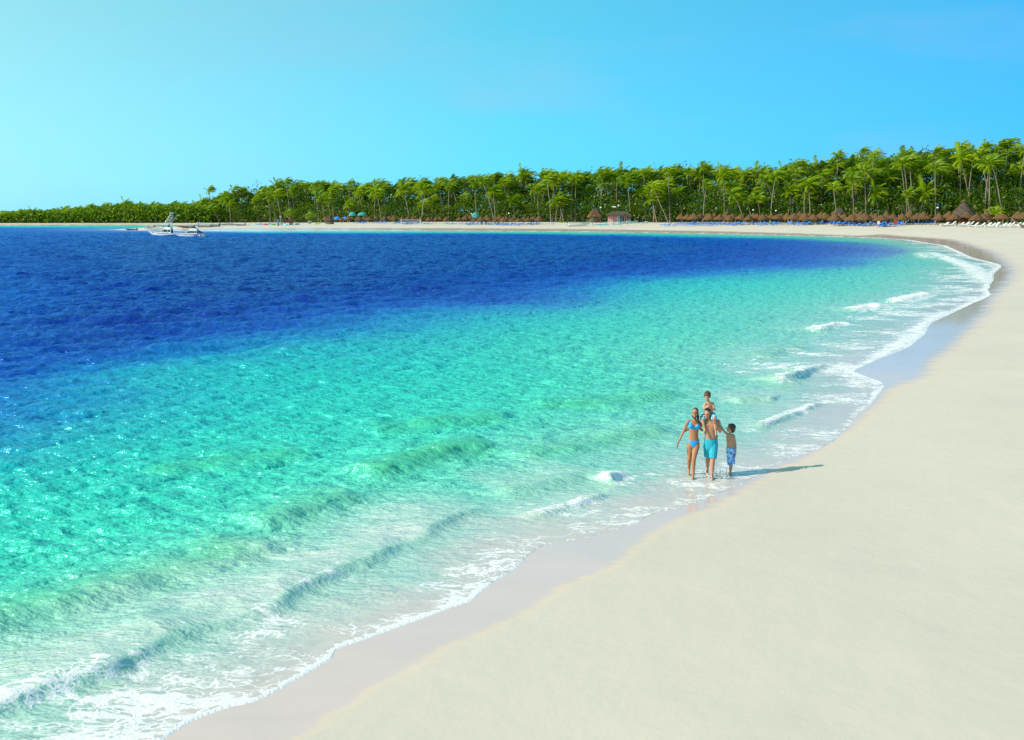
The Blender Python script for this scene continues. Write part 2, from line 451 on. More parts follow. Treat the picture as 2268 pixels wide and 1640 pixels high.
# waves that run up the beach: crest lines (seen on the photograph), height, front and back width, foam, sand stirred up
RIDGES = [
    ([(-160, 1640), (0, 1566), (120, 1520), (230, 1487), (330, 1440), (420, 1400), (520, 1378), (590, 1352), (640, 1318), (740, 1272), (830, 1225), (900, 1200), (950, 1178), (1000, 1150), (1060, 1130), (1105, 1120)], 0.115, 0.24, 1.2, 0.42, 1.0),
    ([(-160, 1640), (0, 1566), (120, 1520), (230, 1487), (300, 1470)], 0.06, 0.20, 0.9, 0.75, 1.0),
    ([(250, 1420), (420, 1366), (560, 1325), (680, 1268)], 0.065, 0.40, 1.2, 0.0, 0.7),
    ([(1170, 1152), (1230, 1132), (1310, 1112), (1345, 1092)], 0.10, 0.16, 0.6, 0.62, 0.5),
    ([(1340, 1068), (1366, 1058), (1392, 1050)], 0.19, 0.22, 0.4, 1.0, 0.3),
    ([(-150, 1430), (0, 1375), (120, 1342), (260, 1302), (400, 1262), (520, 1222), (620, 1190)], 0.21, 0.5, 1.3, 0.0, 0.0),
    ([(330, 1400), (480, 1356), (560, 1330)], 0.07, 0.40, 1.0, 0.0, 0.5),
    ([(560, 1170), (680, 1128), (800, 1090)], 0.17, 0.40, 1.2, 0.0, 0.0),
    ([(790, 1060), (900, 1030), (1020, 998), (1110, 985)], 0.24, 0.45, 1.3, 0.05, 0.0),
    ([(1130, 1015), (1300, 985), (1420, 962), (1500, 950)], 0.18, 0.40, 1.2, 0.0, 0.15),
    ([(1100, 1095), (1220, 1070), (1340, 1040)], 0.11, 0.35, 1.1, 0.0, 0.5),
    ([(1180, 905), (1350, 890), (1500, 868)], 0.18, 0.5, 1.5, 0.0, 0.0),
    ([(820, 960), (1000, 935), (1150, 925)], 0.18, 0.5, 1.5, 0.0, 0.0),
    ([(300, 1050), (520, 1020), (700, 1000)], 0.16, 0.5, 1.5, 0.0, 0.0),
    ([(1665, 950), (1730, 930), (1775, 912), (1835, 894)], 0.14, 0.18, 0.7, 0.66, 0.3),
    ([(1620, 890), (1680, 884), (1720, 886)], 0.12, 0.25, 0.9, 0.35, 0.6),
    ([(1700, 850), (1760, 838), (1800, 818), (1832, 806)], 0.26, 0.30, 1.2, 0.7, 0.4),
    ([(1640, 800), (1730, 778), (1790, 770)], 0.15, 0.4, 1.3, 0.3, 0.3),
    ([(1800, 735), (1850, 722), (1890, 716)], 0.18, 0.4, 1.5, 0.8, 0.3),
    ([(1880, 690), (1930, 680), (1960, 674)], 0.18, 0.5, 1.7, 1.0, 0.2),
    ([(1980, 672), (2040, 656), (2062, 650)], 0.22, 0.5, 1.8, 1.3, 0.2),
    ([(1890, 818), (1930, 806), (1975, 780), (2010, 752), (2045, 722), (2075, 700), (2118, 682)], 0.10, 0.5, 1.6, 0.8, 0.2),
    ([(2050, 556), (2075, 566), (2120, 580), (2155, 596), (2180, 618), (2190, 640)], 0.20, 1.2, 3.0, 0.78, 0.1),
    ([(2035, 560), (2060, 576)], 0.25, 1.2, 3.5, 0.6, 0.1),
]
foam = np.zeros_like(z); murk = np.zeros_like(z); thin = np.zeros_like(z)
wob = (fbm(X * 0.55, Y * 0.55, 3, 9) - 0.5)
for pts, A, wf, wb, fo, mu in RIDGES:
    P = catmull(upts(pts, 0.05), 5)
    lo, hi = P.min(0) - 8, P.max(0) + 8
    s = np.where((X > lo[0]) & (X < hi[0]) & (Y > lo[1]) & (Y < hi[1]))[0]
    dist, side, fr = seg_dist(X[s].astype(np.float32), Y[s].astype(np.float32), P)
    tt = dist * side + wob[s] * 0.55                      # + on the seaward side
    endt = sstep(fr, -0.02, 0.15) * (1 - sstep(fr, 0.85, 1.02))
    A_ = A * 1.15 * endt * np.clip(-0.25 + 2.5 * fbm(X[s] * 0.55, Y[s] * 0.55, 3, 31), 0.38, 1.15)
    prof = np.where(tt > 0, np.exp(-(tt / wb)**2), np.exp(-(tt / wf)**2))
    z[s] += A_ * prof
    px[s] += 0.0
    py[s] -= A_ * prof * 0.35                              # crest leans towards the beach
    thin[s] = np.maximum(thin[s], endt * np.where(tt > 0, np.exp(-(tt / (wb * 0.7))**2), np.exp(-(tt / (wf * 1.6))**2)) * min(A * 4, 1))
    if fo: foam[s] = np.maximum(foam[s], fo * endt * np.exp(-((tt - 0.02) / (wf * 1.4 + 0.1 + 0.12 * fo))**2))
    if fo > 1.2: z[s] += 0.10 * endt * prof * (fbm(X[s] * 5, Y[s] * 5, 3, 77) - 0.4) * 1.2
    if mu: murk[s] = np.maximum(murk[s], mu * endt * np.exp(-((tt - 0.5 * wb) / (wb * 1.35 + 0.25))**2) * (0.5 + 0.5 * sstep(tt, -0.12, 0.12)))
# the swash: a thin sheet over the sand with a rounded lip
scale = np.clip(rad / 14.0, 1, 10)
z *= 0.35 + 0.65 * sstep(d, 0.0, 1.2 * scale)
z = np.maximum(z, -0.04) if False else z
lip = 0.018 * (1 - np.exp(-np.maximum(d, 0) / (0.13 * scale)))
zs = np.where(d > 0, np.maximum(z, bed + 0.012) + lip, bed + 0.14 * d / scale)
near = sstep(d, 0.0, 0.5)
V = np.stack([X + (px - X) * near, Y + (py - Y) * near, zs], -1)
lw = np.clip(rad * 0.0085, 0.10, 1.2)
foam = np.maximum(foam, np.interp(rad, [17, 20, 33, 40], [1.2, 0.40, 0.45, 0.85]) * np.exp(-(np.maximum(d, 0) / lw)**1.5))
sw = np.exp(-(np.maximum(d - 0.2, 0) / (0.135 * np.clip(rad, 12, 60)))**2)
patch = fbm(X * 0.35, Y * 0.5, 4, 120)
foam = np.maximum(foam, sw * (np.interp(rad, [12, 17, 21, 34, 45], [0.38, 0.36, 0.04, 0.10, 0.26]) + 0.40 * sstep(patch, 0.3, 0.72)))
# foam = np.maximum(foam, 0.55 * sstep(hA / 0.075 * swell, 4.0, 4.8) * sstep(d, 25, 60))
# 0 at the water's edge, 1 where the bottom drops away to the weed beds
tone = np.where(dD > 0, 1 + dD / (9.0 + 0.16 * rad), np.maximum(d, 0) / (np.maximum(d, 0) + np.maximum(-dD, 0) + 1e-3))
tone += (fbm(X * 0.05, Y * 0.035, 5, 60) - 0.5) * 0.42 * sstep(tone, 0.25, 0.9) + wob * 0.05
me = np_mesh('sea', V, Fq)
add_attr(me, 'foam', foam); add_attr(me, 'murk', murk); add_attr(me, 'tone', tone); add_attr(me, 'thin', thin)
add_attr(me, 'shal', np.exp(-np.maximum(d, 0) / (0.14 * np.clip(rad, 12, 70))))

def sea_material():
    m = mat('sea_water'); t = NT(m)
    t.n.remove(t.b)
    out = [n for n in t.n if n.type == 'OUTPUT_MATERIAL'][0]
    co = t.coord()
    tone, foam_a, murk_a, thin_a, shal = (t.attr(k) for k in ('tone', 'foam', 'murk', 'thin', 'shal'))
    n_mid = t.noise(t.coord((0.5, 1.0, 1.0)), 0.9, 3, 0.6)
    tone2 = t.math('ADD', tone, t.math('MULTIPLY', t.math('SUBTRACT', n_mid, 0.5), 0.16))
    body = t.ramp(t.math('MULTIPLY', tone2, 0.5), [
        (0.0, (0.60, 0.51, 0.475)), (0.018, (0.48, 0.56, 0.51)), (0.045, (0.18, 0.60, 0.49)), (0.10, (0.045, 0.62, 0.46)), (0.20, (0.012, 0.60, 0.45)), (0.33, (0.006, 0.53, 0.45)),
        (0.42, (0.003, 0.38, 0.46)), (0.50, (0.001, 0.19, 0.46)), (0.60, (0.001, 0.062, 0.37)), (0.78, (0.001, 0.024, 0.26)), (1.0, (0.001, 0.020, 0.22))])
    mirror = t.ramp(t.math('MULTIPLY', tone2, 0.5), [
        (0.0, (0.92, 0.88, 0.88)), (0.05, (0.72, 1.0, 0.92)), (0.20, (0.50, 1.0, 0.86)), (0.43, (0.42, 0.95, 0.92)), (0.52, (0.30, 0.70, 1.0)), (0.62, (0.22, 0.54, 1.0)), (0.9, (0.22, 0.54, 1.0)), (1.0, (0.30, 0.62, 1.0))])
    # light through crests and the dark wave faces are painted into this green
    body = t.mix(t.math('MULTIPLY', thin_a, 0.8), body, (0.06, 0.46, 0.22))
    body = t.mix(t.math('MULTIPLY', t.math('MULTIPLY', shal, 0.9), t.math('SUBTRACT', 1.0, t.math('MULTIPLY', thin_a, 0.6))), body, (0.58, 0.49, 0.455))
    mk = t.math('MULTIPLY', murk_a, t.rng(n_mid, 0.2, 0.6, 0.3, 1.0))
    body = t.mix(t.math('MULTIPLY', mk, 0.85, clamp=True), body, (0.66, 0.64, 0.61))
    # lace of foam
    warp = t.noise(co, 1.4, 2, 0.5, out='Color')
    vm = t.n.new('ShaderNodeVectorMath'); vm.operation = 'MULTIPLY_ADD'
    t.l.new(warp, vm.inputs[0]); vm.inputs[1].default_value = (0.5, 0.5, 0.0); t.l.new(t.coord((0.75, 1.35, 1)), vm.inputs[2])
    def ridge(scale, det, k):
        n = t.noise(vm.outputs[0], scale, det, 0.55)
        return t.math('SUBTRACT', 1.0, t.math('MULTIPLY', t.math('ABSOLUTE', t.math('SUBTRACT', n, 0.5)), k), clamp=True)
    lace = t.math('MAXIMUM', ridge(1.7, 3, 9.0), t.math('MULTIPLY', ridge(5.0, 2, 7.0), 0.9))
    spread = t.noise(t.coord((0.6, 1.3, 1)), 1.3, 3, 0.6)
    lvl = t.math('ADD', foam_a, t.math('MULTIPLY', t.math('SUBTRACT', spread, 0.5), 1.0))
    fv = t.math('ADD', t.math('MULTIPLY', lace, 0.75), lvl)
    fm = t.math('MULTIPLY', t.rng(fv, 0.95, 1.18, smooth=True), t.rng(foam_a, 0.03, 0.2))
    # surface
    def crest(scale, det, sc, rot):
        n = t.noise(t.coord(sc, (0, 0, R(rot))), scale, det, 0.5)
        return t.math('SUBTRACT', 1.0, t.math('ABSOLUTE', t.math('MULTIPLY', t.math('SUBTRACT', n, 0.5), 4.0)))
    fine = t.math('ADD', t.math('MULTIPLY', t.noise(t.coord((0.8, 1.6, 1), (0, 0, R(8))), 1.6, 4, 0.6), 0.75), t.math('MULTIPLY', t.noise(t.coord((0.9, 1.9, 1), (0, 0, R(-14))), 4.5, 2, 0.6), 0.30))
    big = t.math('ADD', t.math('MULTIPLY', crest(0.42, 2, (0.9, 1.3, 1), 6), 0.44), t.math('MULTIPLY', crest(0.95, 2, (0.85, 1.35, 1), -9), 0.22))
    big = t.math('MULTIPLY', big, t.rng(shal, 0.05, 0.35, 1.0, 0.1))
    rip = t.math('ADD', t.math('MULTIPLY', fine, t.rng(tone, 0.85, 1.15, 0.9, 0.55)), big)
    rip = t.math('MULTIPLY', rip, t.rng(shal, 0.15, 0.85, 1.0, 0.05))
    nb = t.bump(rip, 1.0, 0.33)
    up = t.n.new('ShaderNodeCombineXYZ'); up.inputs[2].default_value = 1.0
    g = t.n.new('ShaderNodeNewGeometry')
    nm = t.n.new('ShaderNodeMix'); nm.data_type = 'VECTOR'
    t.l.new(t.math('SUBTRACT', 0.85, t.math('MULTIPLY', t.math('MAXIMUM', murk_a, thin_a), 0.3), clamp=True), nm.inputs[0])
    t.l.new(up.outputs[0], nm.inputs[4]); t.l.new(nb, nm.inputs[5])
    # light scattered back out of the water does not follow the ripples; the mirror of the sky does
    df = t.n.new('ShaderNodeBsdfDiffuse'); t.l.new(body, df.inputs[0]); t.l.new(nm.outputs[1], df.inputs['Normal'])
    gl = t.n.new('ShaderNodeBsdfGlossy'); gl.inputs['Roughness'].default_value = 0.21; t.l.new(mirror, gl.inputs[0]); t.l.new(nb, gl.inputs['Normal'])
    fr = t.n.new('ShaderNodeFresnel'); fr.inputs['IOR'].default_value = 1.58; t.l.new(nb, fr.inputs['Normal'])
    wat = t.n.new('ShaderNodeMixShader')
    t.l.new(t.math('MULTIPLY', fr.outputs[0], t.rng(shal, 0.1, 0.9, 1.0, 0.8)), wat.inputs[0]); t.l.new(df.outputs[0], wat.inputs[1]); t.l.new(gl.outputs[0], wat.inputs[2])
    fd = t.n.new('ShaderNodeBsdfDiffuse'); fd.inputs[0].default_value = (0.79, 0.76, 0.77, 1)
    t.l.new(t.bump(t.math('MULTIPLY', fm, t.noise(co, 18, 2)), 0.45, 0.03), fd.inputs['Normal'])
    fin = t.n.new('ShaderNodeMixShader')
    t.l.new(t.math('MULTIPLY', fm, 0.93), fin.inputs[0]); t.l.new(wat.outputs[0], fin.inputs[1]); t.l.new(fd.outputs[0], fin.inputs[2])
    t.l.new(fin.outputs[0], out.inputs[0])
    return m
sea = tag(obj('sea', me, sea_material()), 'clear turquoise and deep blue water of the bay', kind='structure')

# ================================================================== helpers: small solid meshes
class MB:
    """collects boxes, tubes and lathes into one mesh"""
    def __init__(s): s.v, s.f = [], []
    def add(s, v, f):
        k = len(s.v); s.v += [tuple(p) for p in v]; s.f += [tuple(i + k for i in q) for q in f]; return s
    def box(s, c, size, rot=(0, 0, 0), taper=1.0):
        M = Euler(rot).to_matrix(); v = []
        for z in (-1, 1):
            k = taper if z > 0 else 1.0
            for x, y in ((-1, -1), (1, -1), (1, 1), (-1, 1)):
                v.append(Vector(c) + M @ Vector((x * size[0] / 2 * k, y * size[1] / 2 * k, z * size[2] / 2)))
        return s.add(v, [(3, 2, 1, 0), (4, 5, 6, 7), (0, 1, 5, 4), (1, 2, 6, 5), (2, 3, 7, 6), (3, 0, 4, 7)])
    def tube(s, pts, rad, n=6):
        pts = [Vector(p) for p in pts]; rad = rad if isinstance(rad, (list, tuple)) else [rad] * len(pts); v, f = [], []
        for i, p in enumerate(pts):
            t = (pts[min(i + 1, len(pts) - 1)] - pts[max(i - 1, 0)]).normalized()
            a = t.cross(Vector((0, 0, 1)) if abs(t.z) < 0.95 else Vector((1, 0, 0))).normalized(); b = t.cross(a)
            for k in range(n):
                w = 2 * math.pi * k / n
                v.append(p + (a * math.cos(w) + b * math.sin(w)) * rad[i])
        for i in range(len(pts) - 1):
            for k in range(n):
                f.append((i * n + k, i * n + (k + 1) % n, (i + 1) * n + (k + 1) % n, (i + 1) * n + k))
        f += [tuple(range(n))[::-1], tuple(range((len(pts) - 1) * n, len(pts) * n))]
        return s.add(v, f)
    def lathe(s, prof, c=(0, 0, 0), n=16, jit=0.0, sx=1.0, sy=1.0):
        v, f = [], []
        for r, z in prof:
            for k in range(n):
                w = 2 * math.pi * k / n; rr = r * (1 + random.uniform(-jit, jit))
                v.append((c[0] + rr * math.cos(w) * sx, c[1] + rr * math.sin(w) * sy, c[2] + z + random.uniform(-jit, jit) * 0.6 * (r > 0.05)))
        m = len(prof)
        for i in range(m - 1):
            for k in range(n): f.append((i * n + k, i * n + (k + 1) % n, (i + 1) * n + (k + 1) % n, (i + 1) * n + k))
        f += [tuple(range(n))[::-1], tuple(range((m - 1) * n, m * n))]
        return s.add(v, f)
    def tri(s, a, b, c): return s.add([a, b, c], [(0, 1, 2)])
    def mesh(s, name, material, smooth=False):
        me = bpy.data.meshes.new(name); me.from_pydata([tuple(p) for p in s.v], [], s.f); me.update()
        if smooth:
            for p in me.polygons: p.use_smooth = True
        me.materials.append(material); return me
    def build(s, name, material, parent=None, smooth=False): return obj(name, s.mesh(name, material, smooth), None, parent)

ONES = 'first second third fourth fifth sixth seventh eighth ninth tenth eleventh twelfth thirteenth fourteenth fifteenth sixteenth seventeenth eighteenth nineteenth'.split()
TENS = 'twenty thirty forty fifty sixty seventy eighty ninety'.split()
def nth(n):
    """1 -> first"""
    if n >= 100: return 'hundred-and-' + nth(n - 100) if n > 100 else 'hundredth'
    if n < 20: return ONES[n - 1]
    t, o = TENS[n // 10 - 2], n % 10
    return t + '-' + ONES[o - 1] if o else t[:-1] + 'ieth'
def copy_thing(src, label=None):
    c = src.copy(); COL.objects.link(c)
    for ch in src.children:
        k = ch.copy(); COL.objects.link(k); k.parent = c
        for g in ch.children:
            q = g.copy(); COL.objects.link(q); q.parent = k
    if label: c['label'] = label
    return c
def z3(x, y): return ((800 + x / 2.52) / 4, (660 + y / 2.52) / 4)
def z4(x, y): return ((1600 + x / 2.52) / 4, (660 + y / 2.52) / 4)
def z5(x, y): return ((2400 + x / 2.52) / 4, (600 + y / 2.52) / 4)
def z6(x, y): return ((3200 + x / 2.531) / 4, (540 + y / 2.531) / 4)
def z7(x, y): return ((540 + x / 7.0875) / 4, (830 + y / 7.0875) / 4)
def z8(x, y): return ((2300 + x / 5.67) / 4, (780 + y / 5.67) / 4)

# ================================================================== plants
def leaf_material(name, lo, hi, trans=0.45, rnd=True):
    m = mat(name); t = NT(m); t.n.remove(t.b)
    out = [n for n in t.n if n.type == 'OUTPUT_MATERIAL'][0]
    f = t.rng(t.noise(t.coord(), 0.55, 2), 0.3, 0.7)
    if rnd:
        oi = t.n.new('ShaderNodeObjectInfo')
        f = t.math('ADD', t.math('MULTIPLY', f, 0.55), t.math('MULTIPLY', oi.outputs['Random'], 0.45))
    c = t.mix(f, lo, hi)
    df = t.n.new('ShaderNodeBsdfDiffuse'); t.l.new(c, df.inputs[0])
    tr = t.n.new('ShaderNodeBsdfTranslucent'); t.l.new(t.mix(0.5, c, (0.34, 0.46, 0.005)), tr.inputs[0])
    gl = t.n.new('ShaderNodeBsdfGlossy'); gl.inputs['Roughness'].default_value = 0.42; gl.inputs[0].default_value = (1, 1, 0.85, 1)
    a = t.n.new('ShaderNodeMixShader'); a.inputs[0].default_value = trans
    b = t.n.new('ShaderNodeMixShader'); b.inputs[0].default_value = 0.022
    t.l.new(df.outputs[0], a.inputs[1]); t.l.new(tr.outputs[0], a.inputs[2])
    t.l.new(a.outputs[0], b.inputs[1]); t.l.new(gl.outputs[0], b.inputs[2]); t.l.new(b.outputs[0], out.inputs[0])
    return m
M_FROND = leaf_material('palm_frond', (0.045, 0.16, 0.002), (0.40, 0.52, 0.004))
M_FROND_Y = leaf_material('yellowed_palm_frond', (0.30, 0.33, 0.01), (0.46, 0.42, 0.02))
M_BUSH = leaf_material('shrub_leaves', (0.11, 0.27, 0.006), (0.24, 0.42, 0.012))
M_GROVE_SHADE = leaf_material('shaded_grove_leaves', (0.012, 0.05, 0.002), (0.075, 0.165, 0.003), rnd=False)  # shade deep in the grove is put into these dark leaf colours
M_WISP = leaf_material('needle_foliage', (0.03, 0.07, 0.02), (0.06, 0.12, 0.03))
M_TRUNK = vary(mat('palm_trunk', rough=0.9, spec=0.1), (0.23, 0.195, 0.155), 0.35, 1.4)
M_BARK = vary(mat('bark', rough=0.9, spec=0.1), (0.13, 0.10, 0.07), 0.3, 3)

WIND = np.array([0.95, 0.25, 0.10])
def crown_arrays(r, nf=21, L=3.6, wind=0.55):
    """fronds swept by the wind: vertices and triangles"""
    V, T = [], []
    def addt(a, b, c):
        k = len(V); V.extend((a, b, c)); T.append((k, k + 1, k + 2))
    for i in range(nf):
        az = 2 * math.pi * (i * 0.618 + r.uniform(-0.05, 0.05)); q = i / nf
        el = math.radians(78 - 95 * q**1.1 + r.uniform(-12, 12)); ln = L * r.uniform(0.8, 1.12) * (0.78 + 0.3 * math.sin(math.pi * min(q + 0.15, 1)))
        d = np.array([math.cos(az) * math.cos(el), math.sin(az) * math.cos(el), math.sin(el)])
        p = np.array([0, 0, 0.0]); n = 13; ds = ln / n; pts, ds_ = [p], [d]
        dr = r.uniform(0.09, 0.175); wf = wind * r.uniform(0.7, 1.4)
        for k in range(n):
            d = d + np.array([0, 0, -1.0]) * dr * (0.35 + k / n) + WIND * wf * 0.24
            d = d / np.linalg.norm(d); p = p + d * ds; pts.append(p); ds_.append(d)
        for k in range(n):
            a, b = pts[k], pts[k + 1]; f = ds_[k]
            sd = np.cross(f, [0, 0, 1.0]); l = np.linalg.norm(sd); sd = sd / l if l > 0.05 else np.array([0, 1.0, 0])
            w = 0.05 * (1 - k / n) + 0.012
            addt(a - sd * w, a + sd * w, b)
            if k < 1: continue
            ll = 1.25 * math.sin(math.pi * (0.16 + 0.80 * k / n))**0.7 * L / 3.6
            for s_ in (-1, 1):
                for h in (0.0, 0.5):
                    c0 = a + (b - a) * h; c1 = c0 + f * ds * 0.62
                    dirl = sd * s_ * 0.62 + f * 0.62 + np.array([0, 0, -0.42]) + WIND * wind * 0.55 + r.uniform(-0.14, 0.14, 3)
                    addt(c0, c1, c0 + dirl / np.linalg.norm(dirl) * ll * r.uniform(0.75, 1.1))
        addt(pts[-1] - d * 0.3, pts[-1] + np.array([0, 0, -0.16]), pts[-1] + d * 0.35)
    return np.array(V), np.array(T)
prng = np.random.default_rng(5)
CROWN_A = [crown_arrays(prng, int(prng.integers(24, 32)), prng.uniform(3.7, 4.7), prng.uniform(0.4, 0.85)) for _ in range(12)]
CROWNS = []
for v, f in CROWN_A:
    c = np_mesh('palm_crown', v, f, False); c.materials.append(M_FROND); CROWNS.append(c)
def crown_yellow():
    v, f = crown_arrays(np.random.default_rng(77), 15, 3.4, 0.3); c = np_mesh('palm_crown', v, f, False); c.materials.append(M_FROND_Y); return c
def trunk_arrays(r, bx, by, curve, n=9, m=6):
    V, F_ = [], []
    for i in range(n):
        t = i / (n - 1); x = bx * (t * (1 - curve) + curve * t * t) + 0.12 * math.sin(t * 7 + bx); y = by * t
        rad = 0.20 * (1 - 0.42 * t) + (0.14 * max(0, 1 - t * 9))
        for k in range(m):
            a = 2 * math.pi * k / m; V.append((x + rad * math.cos(a), y + rad * math.sin(a), t))
    for i in range(n - 1):
        for k in range(m): F_.append((i * m + k, i * m + (k + 1) % m, (i + 1) * m + (k + 1) % m, (i + 1) * m + k))
    return np.array(V), np.array(F_), (V[-m][0] - 0.12, by)
TRUNK_A = []
for i in range(16):
    bx = [-0.3, -1.2, 0.5, -2.4, -0.8, 1.0, -3.4, -1.7, 0.2, -4.6, 1.8, -0.5, -2.0, 0.8, -1.0, -5.6][i]
    TRUNK_A.append(trunk_arrays(prng, bx, prng.uniform(-0.8, 0.8), prng.uniform(-0.5, 0.8)))
TRUNKS = []
for v, f, top in TRUNK_A:
    c = np_mesh('palm_trunk', v, f); c.materials.append(M_TRUNK); TRUNKS.append(c)

U_T = [185, 200, 230, 290, 350, 450, 520, 600, 700, 760, 800, 850, 900, 960, 1035]
V_T = [208, 202, 193, 181, 183, 179, 173, 171, 167, 170, 164, 157, 155, 150, 143]
def front_y(u): return float(np.interp(u, U_B, [p[1] for p in _fr]))
def world_at(u, Y):
    x = (u - 512) / F * Y * 1.0
    x = (u - 512) / F * (Y * CT + (CAMH - 3) * ST)
    return x, Y, gzf(x, Y)

def make_palm(u, back, vtop, ti, ci, label, group, cs=1.0, yellow=False, height=None, rz=None):
    Y = front_y(u) + back; x, y, z = world_at(u, Y)
    zt = z_at(vtop, Y); lift = 1.4 * cs
    h = height if height else max(2.5, zt - z - lift)
    root = empty('palm_tree', (x, y, z - 0.1), 0.0)
    tr = obj('trunk', TRUNKS[ti], None, root); k = min(1.0, h / 11); tr.scale = (k, k, h)
    if h < 6: tr.scale = (0.9, 0.9, h)
    cr = obj('crown', crown_yellow() if yellow else CROWNS[ci], None, root)
    bx, by = TRUNK_A[ti][2]; cr.location = (bx * tr.scale[0], by * tr.scale[1], h)
    cr.rotation_euler = (random.uniform(-0.15, 0.15), random.uniform(-0.12, 0.2), random.uniform(-0.7, 0.7) if rz is None else rz); cr.scale = (cs, cs, cs)
    tag(root, label, 'palm tree', group)
    return root
def hgt(u):
    return np.interp(u, U_B, V_B) - np.interp(u, U_T, V_T)

# the front rank, one by one
us = np.sort(np.concatenate([np.linspace(192, 1030, 40) + prng.uniform(-6, 6, 40), prng.uniform(192, 1030, 28), prng.normal(0, 7, 28) + np.repeat([420, 560, 660, 745, 860, 915, 985], 4)]))
us = [u for i, u in enumerate(us) if not ((922 < u < 992 or 596 < u < 640) and i % 2)]
for i, u in enumerate(us):
    vt = float(np.interp(u, U_T, V_T)); hh = float(hgt(u))
    # on the open side of the grove the palms stand clear; some rise over the rest
    lowf = prng.choice([0.06, 0.16, 0.28, 0.38, 0.5], p=[0.16, 0.24, 0.26, 0.2, 0.14])
    if u < 300: lowf = max(lowf, 0.2)
    lean = int(prng.integers(0, 16)); b = prng.uniform(1, 14)
    if 922 < u < 992 or 596 < u < 640: lowf = min(lowf, 0.16); b = max(b, 7); lean = lean % 3
    make_palm(u, b, vt + lowf * hh, lean, int(prng.integers(0, 12)),
              f'windblown coconut palm in the front rank of the grove, {nth(len(us) - i)} from the right', 'front rank of coconut palms', prng.uniform(0.9, 1.15))
# tall ones that break the skyline
for j, (u, v) in enumerate(sorted([z6(600, 150), z6(715, 175), z6(360, 175), z6(1320, 140), z6(1570, 92), z6(1810, 88), z6(1960, 72), z6(2030, 60), z6(2200, 105), z5(1060, 140), z5(1990, 108), z5(710, 182),
                            z5(470, 200), z4(1230, 55), z4(1450, 82), z4(1620, 90), z4(2020, 75), z4(2140, 80), z3(915, 150), z3(1520, 165), z3(345, 212), z3(135, 232), z3(1200, 182), z6(1060, 195)])):
    make_palm(u, prng.uniform(6, 26), v, int(prng.integers(0, 3)), j % 12, f'tall slim palm whose crown breaks the skyline, {nth(j + 1)} such crown from the left', 'palms breaking the skyline', prng.uniform(0.8, 0.95))
# ranks behind
for zone, (u0, u1, n, nm) in enumerate([(190, 420, 52, 'far'), (420, 720, 70, 'middle'), (720, 1034, 80, 'near')]):
    for i in range(n):
        u = u0 + (u1 - u0) * (i + prng.uniform(0, 1)) / n; b = prng.choice([18, 30, 44]) + prng.uniform(-5, 6)
        vt = float(np.interp(u, U_T, V_T)); hh = float(hgt(u)); f = prng.uniform(-0.01, 0.12) if b > 24 else prng.uniform(0.06, 0.34)
        make_palm(u, b, vt + f * hh, int(prng.integers(0, 16)), int(prng.integers(0, 12)), f'coconut palm standing in the dense {nm} part of the grove behind the front rank',
                  f'inner palms of the {nm} grove', prng.uniform(0.95, 1.2))
# a few short palms low in front
for (u, v, h, cs, yel, lab) in [(*z6(1060, 870), 6.2, 0.95, True, 'short palm with yellowed fronds leaning over the palapas'), (*z6(1830, 900), 3.6, 0.85, False, 'low bright green palm left of the fallen trunk, beside white loungers'),
                                (*z6(2010, 905), 3.2, 0.9, False, 'low bright green palm by the driftwood trunk at the far right'), (*z5(650, 720), 4.0, 0.8, False, 'short palm on open sand between bar hut and palapas'),
                                (*z3(910, 590), 4.2, 0.95, False, 'short round-crowned palm behind the maroon shed'), (*z3(1120, 590), 3.0, 0.8, False, 'short palm between maroon shed and thatched round hut'),
                                (*z5(1330, 690), 6.5, 0.8, False, 'slanting palm behind the palapas beside the large round shrub'), (*z4(470, 570), 5.0, 0.8, False, 'short palm standing over a lone palapa'),
                                (*z4(1240, 560), 5.5, 0.85, False, 'short palm behind the crowded middle palapas')]:
    x, y, z = place(u, v)
    r = make_palm(u, y + 3 - front_y(u), 0, 9 if h > 6 else 1, 4, lab, None, cs, yel, h, 0.3)

# inner grove as one mass
GV, GF, k = [], [], 0
for i in range(560):
    u = prng.uniform(188, 1075); Y = front_y(u) + prng.uniform(20, 80); x, y, z = world_at(u, Y)
    vt = float(np.interp(u, U_T, V_T)); hh = float(hgt(u)); f = 0.03 + 0.7 * prng.uniform(0, 1)**1.3
    h = z_at(vt + f * hh, Y) - 1.5
    v, t = CROWN_A[i % 12]; a = prng.uniform(-0.7, 0.7); c, s = math.cos(a), math.sin(a)
    v = v * prng.uniform(0.85, 1.1); v = np.stack([v[:, 0] * c - v[:, 1] * s + x, v[:, 0] * s + v[:, 1] * c + y, v[:, 2] + h], 1)
    GV.append(v); GF.append(t + k); k += len(v)
me = np_mesh('palm_grove', np.vstack(GV), np.vstack(GF), False); me.materials.append(M_GROVE_SHADE)  # inner crowns take the leaf colour darkened for grove shade
tag(obj('palm_grove', me), 'dense mass of palm crowns deep in the grove', 'palm grove', kind='stuff')

def leaves(c, n, size, r):
    """n leaf quads of a size at centres c"""
    a, b = r.normal(size=(n, 3)), r.normal(size=(n, 3)); a /= np.linalg.norm(a, axis=1)[:, None]
    b -= a * (a * b).sum(1)[:, None]; b /= np.linalg.norm(b, axis=1)[:, None]
    s = size * r.uniform(0.6, 1.3, (n, 1)); a *= s * 0.5; b *= s * 0.3
    V = np.stack([c - a, c + b, c + a, c - b], 1).reshape(-1, 3)
    return V, np.arange(n * 4).reshape(n, 4)
